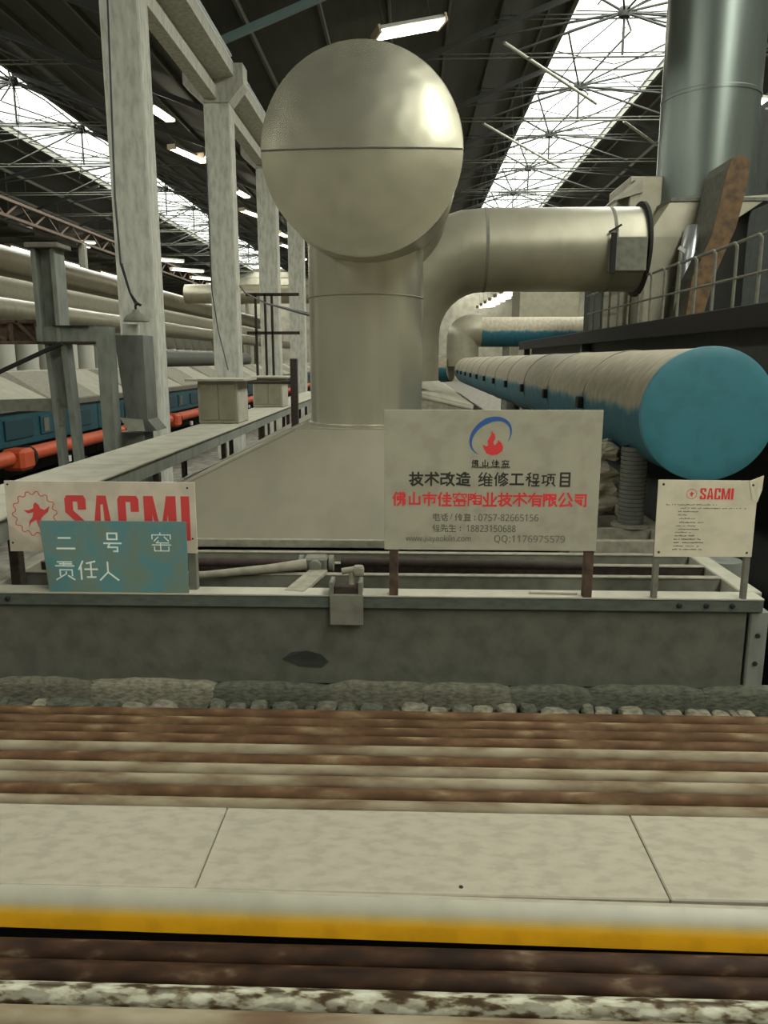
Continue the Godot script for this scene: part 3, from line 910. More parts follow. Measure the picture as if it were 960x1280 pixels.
func blue_duct() -> void:
	var c := Vector3(1.772, 2.183, -4.6)
	var t := thing("blue_duct", "long round duct, blue below and dusty beige on top, with blue end cap", "duct", c + Vector3(0, -0.4, -10))
	var z := -4.6
	var i := 0
	while z > -23.7:
		var g := Geo.new()
		var n: float = -maxf(1.6, 0.0)
		g.tube([Vector3(c.x, c.y, z), Vector3(c.x, c.y, z + n)], 0.388 + 0.0015 * (i % 2), 48, true, 0.0)
		obj("duct_section", g, M.duct_paint, t)
		if i > 0:
			g = Geo.new()
			g.tube([Vector3(c.x, c.y, z + 0.02), Vector3(c.x, c.y, z - 0.03)], 0.396, 48)
			var col := obj("collar", g, M.duct_paint, t)
			g = Geo.new()
			g.box(Vector3(c.x - 0.43, c.y - 0.06, z - 0.05), Vector3(c.x - 0.39, c.y + 0.03, z + 0.04), 0.004)
			obj("clamp_lug", g, M.dark, col)
		z += n
		i += 1
	var g := Geo.new()
	var prof := []
	for k in 7:
		prof.append(Vector2(0.39 * k / 6.0, -0.012 - 0.012 * (1.0 - pow(k / 6.0, 2))))
	prof.append(Vector2(0.397, -0.008)); prof.append(Vector2(0.397, 0.03)); prof.append(Vector2(0.386, 0.03))
	prof.reverse()
	g.lathe(prof, 64, Transform3D(Basis(Vector3.RIGHT, -PI / 2), c))
	obj("end_cap", g, M.cap_blue, t)
	# stub pipes down to the kiln
	var foot := 1.41
	for s in [[1.49, -5.05, 0.085], [1.53, -6.6, 0.10], [1.53, -8.2, 0.10], [1.53, -9.8, 0.10], [1.53, -11.4, 0.10]]:
		var p := thing("branch_pipe", "ribbed grey branch pipe between blue duct and kiln, nearest the end cap" if s[1] > -6 else "ribbed grey branch pipe under the blue duct, %s behind the one nearest the end cap" % ORD[int((-s[1] - 6.0) / 1.5)], "pipe", Vector3(s[0], 1.4, s[1]), "branch pipes under the blue duct")
		foot = 1.41 if s[1] > -7.6 else 1.505
		g = Geo.new()
		var pr := []
		for k in 19 if s[1] > -6.0 else 14:
			pr.append(Vector2(s[2], foot + k * 0.028)); pr.append(Vector2(s[2], foot + k * 0.028 + 0.022)); pr.append(Vector2(s[2] - 0.006, foot + k * 0.028 + 0.023)); pr.append(Vector2(s[2] - 0.006, foot + k * 0.028 + 0.027))
		g.lathe(pr, 24, Transform3D(Basis(), Vector3(s[0], 0, s[1])))
		obj("ribbed_sleeve", g, M.grey_sheet, p)
		g = Geo.new()
		g.lathe([Vector2(0.0, foot - 0.002), Vector2(s[2] + 0.04, foot - 0.002), Vector2(s[2] + 0.04, foot + 0.015), Vector2(s[2], foot + 0.015)], 24, Transform3D(Basis(), Vector3(s[0], 0, s[1])))
		obj("foot_flange", g, M.dust, p)
	g = Geo.new()
	g.tube([Vector3(1.83, 0.0, -4.35), Vector3(1.83, 1.36, -4.35)], 0.105, 24)
	solo("lower_pipe", g, M.grey_steel, "stubby grey pipe outside the kiln rail below the small notice", "pipe")
	# far riser and cross duct
	var r := thing("riser_duct", "beige round riser bending over at the far end of the blue duct", "duct", Vector3(1.7, 2.5, -24.3))
	var pts := [Vector3(1.65, 2.3, -24.3), Vector3(1.65, 3.2, -24.3)]
	for k in range(1, 7):
		var f := PI / 2 * k / 6.0
		pts.append(Vector3(1.65 + 0.35 * (1 - cos(f)), 3.2 + 0.2 * sin(f), -24.3))
	pts.append(Vector3(2.2, 3.4, -24.3))
	g = Geo.new()
	g.tube(pts, 0.5, 32)
	obj("elbow", g, M.duct_sheet, r)
	g = Geo.new()
	g.tube([Vector3(0.6, 2.2, -24.7), Vector3(1.3, 2.25, -24.4)], 0.42, 24)
	obj("side_branch", g, M.duct_paint, r)
	var x := thing("cross_duct", "far cross duct, beige on top and blue below, running right from the riser", "duct", Vector3(4, 2.9, -24.3))
	for k in 4:
		g = Geo.new()
		g.tube([Vector3(2.2 + k * 1.3, 3.35, -24.3), Vector3(3.5 + k * 1.3, 3.35, -24.3)], 0.45 + 0.002 * (k % 2), 32, true, 0.0)
		obj("duct_section", g, M.duct_paint, x)
	for k in [3.0, 6.0]:
		g = Geo.new()
		g.box(Vector3(k - 0.1, 0, -24.4), Vector3(k + 0.1, 2.91, -24.2), 0.01)
		obj("support_leg", g, M.dusty_grey, x)
	# crumpled insulation wool beside the pipe
	var f := FastNoiseLite.new()
	f.seed = 9; f.frequency = 0.7; f.fractal_octaves = 4
	rng.seed = 12
	for k in 4:
		g = Geo.new()
		var at := Vector3(1.27 + 0.06 * (k % 2), 1.49 + 0.125 * k, -5.5 - 0.03 * (k % 2))
		g.lump(at, Vector3(0.17, 0.085, 0.13), f, 0.95, 16, 0.3)
		solo("wool_bundle", g, M.wool, "crumpled pale insulation wool beside the branch pipe, %s up from the kiln" % ["lowest", "second", "third", "topmost"][k], "insulation", "insulation wool piled beside the branch pipe")

func platform() -> void:
	var t := thing("steel_platform", "raised dark steel platform behind the blue duct, carrying a hooped railing", "platform", Vector3(5, 0, -12.5))
	var g := Geo.new()
	g.box(Vector3(2.44, 2.80, -17.2), Vector3(6.8, 2.86, -4.7), 0.0)
	obj("deck", g, M.machine, t)
	g = Geo.new()
	g.box(Vector3(2.40, 2.72, -17.2), Vector3(2.46, 2.885, -4.7), 0.005)
	obj("edge_beam", g, M.dark, t)
	g = Geo.new()
	g.box(Vector3(2.46, 2.72, -4.78), Vector3(6.8, 2.885, -4.7), 0.005)
	obj("edge_beam", g, M.dark, t)
	for p in [[2.55, -4.9], [2.55, -11.4], [2.55, -17.0], [6.6, -4.9], [6.6, -17.0]]:
		g = Geo.new()
		g.box(Vector3(p[0] - 0.06, 0, p[1] - 0.06), Vector3(p[0] + 0.06, 2.80, p[1] + 0.06), 0.005)
		obj("post", g, M.machine, t)
	g = Geo.new()
	g.box(Vector3(2.62, 0.0, -16.8), Vector3(6.6, 2.79, -5.2), 0.0)
	obj("skirt", g, M.machine, t)
	var r := thing("railing", "hooped tubular railing along the raised platform", "railing", Vector3(2.45, 2.885, -8))
	for i in 14:
		var z := -5.24 - 0.41 * i
		g = Geo.new()
		var pts := [Vector3(2.45, 2.88, z), Vector3(2.45, 3.31, z)]
		for k in range(1, 5):
			var f := PI / 2 * k / 4.0
			pts.append(Vector3(2.45, 3.31 + 0.055 * sin(f), z - 0.055 * (1 - cos(f))))
		pts.append(Vector3(2.45, 3.36, z - 0.39))
		g.tube(pts, 0.0135, 8)
		obj("hoop", g, M.dusty_grey, r)
	g = Geo.new()
	g.tube([Vector3(2.45, 3.10, -4.8), Vector3(2.45, 3.12, -10.9)], 0.010, 8)
	obj("mid_rail", g, M.dusty_grey, r)
	var d := thing("dust_collector", "large dark grey dust collector housing behind the hooped railing", "machine", Vector3(5.3, 2.86, -11))
	g = Geo.new()
	g.box(Vector3(4.0, 2.862, -13.2), Vector3(6.6, 5.35, -9.6), 0.03)
	var body := obj("housing", g, M.machine, d)
	g = Geo.new()
	g.tube([Vector3(4.30, 4.55, -9.62), Vector3(4.30, 4.55, -9.57)], 0.13, 20)
	obj("port", g, M.black, body)
	for x in [4.0, 4.87, 5.73, 6.6]:
		g = Geo.new()
		g.box(Vector3(x - 0.04, 2.862, -9.6), Vector3(x + 0.04, 5.35, -9.55), 0.005)
		obj("stiffener", g, M.machine, body)
	g = Geo.new()
	g.prism(PackedVector2Array([Vector2(4.0, 5.35), Vector2(6.6, 5.35), Vector2(5.7, 6.0), Vector2(4.9, 6.0)]), -13.0, -9.8)
	obj("roof", g, M.machine, d)
	# a valve box and dark tower far behind, between the ducts
	g = Geo.new()
	g.box(Vector3(4.0, 0, -31), Vector3(6.2, 5.4, -29), 0.03)
	g.prism(PackedVector2Array([Vector2(4.0, 5.4), Vector2(6.2, 5.4), Vector2(5.5, 6.2), Vector2(4.7, 6.2)]), -30.8, -29.2)
	solo("plant_room", g, M.duct_sheet, "beige plant room box beyond the far cross duct", "plant room")
	g = Geo.new()
	g.box(Vector3(4.9, 0, -22.3), Vector3(5.5, 4.5, -21.7), 0.02)
	g.box(Vector3(4.6, 4.5, -22.5), Vector3(5.8, 5.3, -21.5), 0.03)
	solo("dark_tower", g, M.machine, "dark narrow machine tower in front of the far cross duct", "machine")
	for i in 9:
		lamp(Vector3(5.2 + 0.02 * i, 5.1 + 0.05 * i, -31.5 - 3.0 * i) + Vector3(0, 0.7, 0), 0.35, 1.3, 0.1, "white strip lamp above the far cross duct, %s from it in the row" % ORD[i], "row of lamps above the cross duct")

# ------------------------------------------------------------------ signs
func glyph(ch: String) -> String:
	return {
		"佛": "2004 1319 3181833335858877 505739 7079", "山": "4048 13188883", "市": "4041 0292 1417 14848777 4249", "佳": "2004 1319 4282 6064 3494 4686 6469 3999",
		"窑": "4041 03019193 3214 6284 3425 2585 0696 4549 17198987", "陶": "0109 090131133415 5033 42929887 5343 4484 3686 5558 46488886", "业": "3039 6069 0999 0326 9376",
		"技": "0232 202918 0635 4292 6064 4484847639 456799", "术": "0292 4049 4307 4397 7081", "改": "0141440408 0847 6043 5292 827649 537799",
		"造": "0122 0424 24270899 5032 4181 6063 3393 4585874745", "维": "2003230635 0938 5034 4349 7182 4393 4595 4797 4999 7379", "修": "2004 1319 3237 6043 5191 8145 5295 7547 8649 9769",
		"工": "1181 4148 0898", "程": "3011 0333 2129 2305 2436 5181845451 4696 5787 4999 7579", "项": "0232 1217 0736 4191 6163 47438387 6365 5739 7799", "目": "2029898020 2383 2686",
		"有": "0292 4006 3439 34848979 3686 3888", "限": "0109 090131133415 4181844441 4284 4549 4968 6599 8667", "公": "3005 6095 441988 7699", "司": "11818979 1363 1555585815",
		"电": "1181861611 1383 4049 4999 9997", "话": "0122 042428 2837 8041 3393 6165 4686894946", "传": "2004 1319 4292 3494 60568678 5889", "真": "1181 4042 2282872722 2484 2585 0999 3819 6889",
		"先": "2013 1282 4045 0595 353709 65699997", "生": "2003 1282 4049 1585 0999", "二": "1272 0898", "号": "2070732320 0595 3527777959", "责": "1080 2181 0292 4042 27248487 555609 6799",
		"任": "2004 1319 8041 3494 6168 4888", "人": "404509 4599", "：": "4344 4748",
		"S": "73712125", "A": "19415189", "C": "737121287876", "M": "1911568189", "I": "5159"
	}.get(ch, "")

var lift := 0

func lifted() -> float:
	lift = (lift + 1) % 16
	return 0.0006 + lift * 0.00004

func strokes(g: Geo, ch: String, at: Vector2, w: float, h: float, weight: float) -> void:
	# draws a character with its upper left corner at «at» (board coordinates, y up) as flat raised strokes 1 mm proud
	if glyph(ch).count(" ") > 7:
		weight *= 0.76
	for line in glyph(ch).split(" ", false):
		var pts := []
		for i in range(0, line.length() - 1, 2):
			pts.append(Vector2(at.x + (line[i].to_float() + 0.3) / 9.6 * w, at.y - (line[i + 1].to_float() + 0.3) / 9.6 * h))
		for i in pts.size() - 1:
			var p: Vector2 = pts[i]
			var q: Vector2 = pts[i + 1]
			var d := (q - p).normalized() * weight * 0.42
			var up := lifted()
			g.bar(Vector3(p.x - d.x, p.y - d.y, up / 2), Vector3(q.x + d.x, q.y + d.y, up / 2), weight, up + 0.0002, 0.0, Vector3.BACK)

func heavy(g: Geo, word: String, at: Vector2, widths: Array, gap: float, h: float, stroke: float) -> void:
	# block capitals of the big word, cut as outlines
	var x := at.x
	for i in word.length():
		var w: float = widths[i]
		var s := stroke
		var P := []
		match word[i]:
			"I": P = [[[0, 0], [w, 0], [w, h], [0, h]]]
			"A": P = [[[0, 0], [s, 0], [w / 2 - 0.1 * s, h], [w / 2 - s * 0.55, h]], [[w, 0], [w - s, 0], [w / 2 + 0.1 * s, h], [w / 2 + s * 0.55, h]], [[w * 0.3, h * 0.2], [w * 0.7, h * 0.2], [w * 0.64, h * 0.34], [w * 0.36, h * 0.34]], [[w / 2 - s * 0.56, h], [w / 2 + s * 0.56, h], [w / 2 + s * 0.5, h * 0.8], [w / 2 - s * 0.5, h * 0.8]]]
			"C": P = [[[0, h * 0.08], [s, h * 0.14], [s, h * 0.86], [0, h * 0.92]], [[0, h * 0.92], [s, h * 0.86], [w - s, h * 0.86], [w, h * 0.92], [w * 0.9, h], [w * 0.1, h]], [[0, h * 0.08], [s, h * 0.14], [w - s, h * 0.14], [w, h * 0.08], [w * 0.9, 0], [w * 0.1, 0]], [[w - s, h * 0.64], [w, h * 0.64], [w, h * 0.92], [w - s, h * 0.86]], [[w - s, h * 0.36], [w, h * 0.36], [w, h * 0.08], [w - s, h * 0.14]]]
			"M": P = [[[0, 0], [s, 0], [s, h], [0, h]], [[w - s, 0], [w, 0], [w, h], [w - s, h]], [[s * 0.6, h], [s * 1.15, h], [w / 2 + s * 0.2, 0], [w / 2 - s * 0.35, 0]], [[w - s * 0.6, h], [w - s * 1.15, h], [w / 2 - s * 0.2, 0], [w / 2 + s * 0.35, 0]]]
			"S": P = [[[0, h * 0.62], [s, h * 0.66], [s, h * 0.86], [0, h * 0.92]], [[0, h * 0.92], [s, h * 0.86], [w - s, h * 0.86], [w, h * 0.92], [w * 0.9, h], [w * 0.1, h]], [[w - s, h * 0.68], [w, h * 0.68], [w, h * 0.92], [w - s, h * 0.86]], [[0, h * 0.62], [s, h * 0.66], [w, h * 0.38], [w - s, h * 0.34]], [[w - s, h * 0.34], [w, h * 0.38], [w, h * 0.08], [w - s, h * 0.14]], [[0, h * 0.08], [s, h * 0.14], [w - s, h * 0.14], [w, h * 0.08], [w * 0.9, 0], [w * 0.1, 0]], [[0, h * 0.32], [s, h * 0.32], [s, h * 0.14], [0, h * 0.08]]]
		for poly in P:
			var q := PackedVector2Array()
			for p in poly:
				q.append(Vector2(x + p[0], at.y + p[1]))
			g.prism(q, -0.0002, lifted())
		x += w + gap

func print_text(parent: Node3D, called: String, words: String, at: Vector2, high: float, wide: float, m: Material, bold := false) -> void:
	var f := SystemFont.new()
	f.font_names = PackedStringArray(["Droid Sans"])
	f.font_weight = 700 if bold else 400
	var tm := TextMesh.new()
	tm.font = f
	tm.text = words
	tm.font_size = 64
	tm.pixel_size = high / 46.0
	tm.depth = 0.001
	tm.curve_step = 2.0
	var o := MeshInstance3D.new()
	o.name = called
	o.mesh = tm
	o.material_override = m
	parent.add_child(o, true)
	var size := tm.get_aabb()
	var k := wide / maxf(size.size.x, 0.001)
	o.scale = Vector3(k, 1, 1)
	o.position = Vector3(at.x - size.position.x * k, at.y - size.position.y, 0.0012)

func board(t: Node3D, w: float, h: float, m: Material, thick := 0.006) -> MeshInstance3D:
	var g := Geo.new()
	g.box(Vector3(-w / 2, -h / 2, -thick), Vector3(w / 2, h / 2, 0), 0.0015)
	return obj("board", g, m, t, true)

func sign_post(t: Node3D, x: float, y0: float, y1: float, wide: float, m: Material, back := -0.007) -> void:
	var g := Geo.new()
	g.box(Vector3(x - wide / 2, y0, back - wide), Vector3(x + wide / 2, y1, back), 0.003)
	obj("post", g, m, t, true)

func ring(g: Geo, cx: float, cy: float, rx: float, ry: float, tilt: float, from: float, to: float, w0: float, w1: float, seg := 48) -> void:
	for i in seg:
		var q := PackedVector2Array()
		for e in [[i, 1], [i + 1, 1], [i + 1, -1], [i, -1]]:
			var s: float = e[0] / float(seg)
			var f := lerpf(from, to, s)
			var w: float = lerpf(w0, w1, 1.0 - absf(2.0 * s - 1.0)) * 0.5 * e[1]
			q.append(Vector2(cos(f) * (rx + w), sin(f) * (ry + w)).rotated(tilt) + Vector2(cx, cy))
		g.prism(q, -0.0002, lifted())

func flame(g: Geo, at: Vector2, s: float) -> void:
	# the red flame of the emblem: a tall tongue with a curled foot and a small tongue on its left
	var body := [[-0.1, 1.0], [0.16, 0.72], [0.2, 0.5], [0.06, 0.2], [0.16, 0.02], [0.34, 0.22], [0.36, 0.4], [0.6, 0.18], [0.72, -0.1], [0.66, -0.34], [0.36, -0.56], [0.0, -0.62], [-0.34, -0.5], [-0.52, -0.2], [-0.62, 0.08], [-0.38, -0.04], [-0.26, 0.02], [-0.3, 0.3], [-0.18, 0.55], [-0.06, 0.74]]
	var q := PackedVector2Array()
	for p in body:
		q.append(at + Vector2(p[0], p[1]) * s)
	g.prism(q, -0.0002, lifted())

func beast(g: Geo, at: Vector2, s: float) -> void:
	# the worn red rearing figure inside the cogwheel: trunk, head, limbs and tail as plain blots
	for limb in [[[-0.05, 0.62], [0.12, 0.5], [0.2, 0.3], [0.42, 0.2], [0.72, 0.42], [0.62, 0.1], [0.36, -0.1], [0.2, -0.28], [0.28, -0.62], [0.12, -0.92], [0.0, -0.6], [-0.06, -0.34], [-0.36, -0.5], [-0.5, -0.78], [-0.46, -0.44], [-0.26, -0.2], [-0.2, 0.06], [-0.5, 0.0], [-0.72, 0.18], [-0.44, 0.18], [-0.18, 0.3], [-0.16, 0.5]]]:
		var q := PackedVector2Array()
		for p in limb:
			q.append(at + Vector2(p[0], p[1]) * s)
		g.prism(q, -0.0002, lifted())

func cogwheel(g: Geo, at: Vector2, r: float, w: float) -> void:
	var n := 14
	var pts := []
	for i in n * 4:
		var f := TAU * i / (n * 4)
		var k := r if i % 4 < 2 else r * 0.86
		pts.append(at + Vector2(cos(f), sin(f)) * k)
	for i in pts.size():
		var p: Vector2 = pts[i]
		var q: Vector2 = pts[(i + 1) % pts.size()]
		var up := lifted()
		g.bar(Vector3(p.x, p.y, up / 2), Vector3(q.x, q.y, up / 2), w, up + 0.0002, 0.0, Vector3.BACK)

func row(t: Node3D, called: String, words: String, x: float, top: float, size: float, step: float, weight: float, m: Material, high := 0.0) -> void:
	var g := Geo.new()
	for i in words.length():
		strokes(g, words[i], Vector2(x + i * step, top), size, high if high > 0.0 else size, weight)
	if g.v.size():
		obj(called, g, m, t, true)

func signs() -> void:
	# the big grey contractor's board
	var t := thing("contractor_sign", "large grey company sign board with blue and red flame emblem on brown posts", "sign", Vector3(0.377, 1.957, -3.44))
	board(t, 0.978, 0.648, M.sign_grey)
	for x in [-0.445, 0.463]:
		sign_post(t, x, -0.552, 0.1, 0.042, M.rust)
	var u := 0.00358                      # metres to a pixel of the photograph on this board
	var px := func(x: float, y: float) -> Vector2: return Vector2((x - 616.5) * u, (598.5 - y) * u)
	var g := Geo.new()
	var c: Vector2 = px.call(614, 542)
	ring(g, c.x, c.y, 0.098, 0.072, 0.62, -1.0, 3.6, 0.002, 0.026, 56)
	obj("emblem_arc", g, M.ink_blue, t, true)
	g = Geo.new()
	flame(g, px.call(616, 553) as Vector2, 0.070)
	obj("emblem_flame", g, M.ink_red, t, true)
	var p: Vector2 = px.call(591, 571)
	row(t, "emblem_lettering", "佛山佳窑", p.x, p.y, 0.031, 0.0455, 0.0042, M.ink_black)
	p = px.call(591, 582)
	print_text(t, "emblem_small_lettering", "FOSHAN JIAYAO KILM", p + Vector2(0, 0), 0.008, 0.172, M.ink_black, true)
	p = px.call(512, 587)
	row(t, "services_lettering", "技术改造", p.x, p.y, 0.062, 0.0715, 0.0088, M.ink_black)
	p = px.call(600, 587)
	row(t, "services_lettering", "维修工程项目", p.x, p.y, 0.062, 0.0715, 0.0088, M.ink_black)
	p = px.call(491, 613)
	row(t, "company_lettering", "佛山市佳窑陶业技术有限公司", p.x, p.y, 0.062, 0.0688, 0.0088, M.ink_red)
	p = px.call(542, 640.5)
	row(t, "telephone_lettering", "电话", p.x, p.y, 0.034, 0.038, 0.0042, M.ink_grey)
	p = px.call(564.5, 648.5)
	print_text(t, "telephone_slash", "/", p, 0.03, 0.012, M.ink_grey)
	p = px.call(571, 640.5)
	row(t, "telephone_lettering", "传真：", p.x, p.y, 0.034, 0.038, 0.0042, M.ink_grey)
	p = px.call(601, 650)
	print_text(t, "telephone_number", "0757-82665156", p, 0.032, 0.274, M.ink_grey)
	p = px.call(542, 655)
	row(t, "contact_lettering", "程先生：", p.x, p.y, 0.034, 0.038, 0.0042, M.ink_grey)
	p = px.call(586, 664.5)
	print_text(t, "contact_number", "18823150688", p, 0.032, 0.226, M.ink_grey)
	p = px.call(508, 679.5)
	print_text(t, "web_address", "www.jiayaokiln.com", p, 0.026, 0.30, M.ink_grey)
	p = px.call(622, 680)
	print_text(t, "message_number", "QQ:1176975579", p, 0.032, 0.325, M.ink_grey)

	# white board with the big red word, half covered by the blue plate
	t = thing("red_lettered_sign", "white sign board with red cogwheel emblem and big red letters, behind the blue plate", "sign", Vector3(-1.464, 1.765, -3.50))
	t.rotation.z = -0.004
	board(t, 0.912, 0.345, M.sign_white)
	sign_post(t, -0.255, -0.36, 0.1, 0.045, M.dusty_grey)
	sign_post(t, 0.425, -0.36, 0.1, 0.04, M.dusty_grey)
	var k := 0.00377
	var py := func(x: float, y: float) -> Vector2: return Vector2((x - 125.0) * k, (646.0 - y) * k)
	g = Geo.new()
	p = py.call(79.5, 675)
	heavy(g, "SACMI", p, [27 * k, 28 * k, 27 * k, 41 * k, 11 * k], 6.2 * k, 57 * k, 10.5 * k)
	obj("lettering", g, M.ink_red_old, t, true)
	g = Geo.new()
	cogwheel(g, py.call(40, 642) as Vector2, 0.108, 0.0035)
	obj("cogwheel", g, M.ink_red_old, t, true)
	g = Geo.new()
	beast(g, py.call(43, 642) as Vector2, 0.088)
	obj("rearing_figure", g, M.ink_red_old, t, true)
	for q in [Vector2(-0.44, 0.155), Vector2(0.42, 0.145), Vector2(-0.44, -0.13), Vector2(0.435, -0.1)]:
		g = Geo.new()
		g.lathe([Vector2(0.0, 0.003), Vector2(0.004, 0.002), Vector2(0.005, 0.0)], 8, Transform3D(Basis(Vector3.RIGHT, PI / 2), Vector3(q.x, q.y, 0)))
		obj("rivet", g, M.dark, t, true)

	# blue plate in front
	t = thing("blue_plate", "blue plate with white Chinese characters leaning before the red-lettered board", "sign", Vector3(-1.393, 1.588, -3.45))
	g = Geo.new()
	g.prism(PackedVector2Array([Vector2(-0.35, 0.169), Vector2(0.35, 0.169), Vector2(0.347, -0.178), Vector2(-0.328, -0.178)]), -0.005, 0.0)
	obj("board", g, M.sign_blue, t, true)
	k = 0.00372
	var pz := func(x: float, y: float) -> Vector2: return Vector2((x - 143.0) * k, (694.5 - y) * k)
	for e in [["二", 69, 666, 24, 22], ["号", 130, 664, 23, 25], ["窑", 192, 663, 25, 25], ["责", 65, 702, 25, 25], ["任", 95, 701, 25, 25], ["人", 122, 702, 25, 25]]:
		p = pz.call(e[1], e[2])
		row(t, "lettering", e[0], p.x, p.y, e[3] * k, 1.0, 0.0075 if e[0] != "窑" and e[0] != "责" else 0.006, M.ink_white, e[4] * k)

	# the small notice at the right
	t = thing("small_notice", "small off-white notice on two thin posts, red heading and rows of faint print", "sign", Vector3(1.354, 1.788, -3.44))
	g = Geo.new()
	g.prism(PackedVector2Array([Vector2(-0.224, 0.18), Vector2(0.222, 0.178), Vector2(0.223, -0.176), Vector2(-0.22, -0.178)]), -0.005, 0.0)
	obj("board", g, M.sign_paper, t, true)
	g = Geo.new()
	g.plate([Vector3(0.18, 0.176, 0.001), Vector3(0.248, 0.20, -0.012), Vector3(0.246, 0.135, -0.012), Vector3(0.226, 0.08, -0.002), Vector3(0.20, 0.09, 0.001)], 0.003)
	obj("curled_corner", g, M.sign_paper, t, true)
	for x in [-0.203, 0.21]:
		sign_post(t, x, -0.39, 0.12, 0.026, M.dusty_grey)
	var v := 0.00358
	var pn := func(x: float, y: float) -> Vector2: return Vector2((x - 881.0) * v, (646.5 - y) * v)
	g = Geo.new()
	p = pn.call(871.5, 621)
	heavy(g, "SACMI", p, [7.6 * v, 8.2 * v, 7.6 * v, 11 * v, 3 * v], 1.1 * v, 14.5 * v, 2.7 * v)
	obj("heading", g, M.ink_red, t, true)
	g = Geo.new()
	cogwheel(g, pn.call(861, 614) as Vector2, 0.024, 0.0012)
	beast(g, pn.call(861, 614) as Vector2, 0.017)
	obj("emblem", g, M.ink_red_old, t, true)
	rng.seed = 21
	g = Geo.new()
	for line in [[830, 893, 628.5], [849, 930, 633.0], [846, 872, 637.5], [846, 858, 642.0], [846, 866, 646.5], [846, 880, 651.5], [845, 869, 656.0], [844, 874, 660.5], [844, 862, 664.5], [844, 868, 669.0], [843, 876, 673.5], [843, 879, 678.0], [843, 874, 682.5], [842, 880, 687.0]]:
		var x: float = line[0]
		while x < line[1]:
			var w := rng.randf_range(0.8, 2.2)
			if rng.randf() < 0.86:
				var a: Vector2 = pn.call(x, line[2] + rng.randf_range(-0.3, 0.3))
				g.box(Vector3(a.x, a.y, 0), Vector3(a.x + w * v, a.y + rng.randf_range(0.7, 1.5) * v, 0.0008))
			x += w + 0.5
	obj("faint_print", g, M.ink_grey, t, true)
	for q in [Vector2(-0.2, 0.16), Vector2(0.2, 0.158), Vector2(-0.2, -0.157), Vector2(0.2, -0.157)]:
		g = Geo.new()
		g.lathe([Vector2(0.0, 0.003), Vector2(0.005, 0.002), Vector2(0.006, 0.0)], 8, Transform3D(Basis(Vector3.RIGHT, PI / 2), Vector3(q.x, q.y, 0)))
		obj("screw", g, M.rust, t, true)

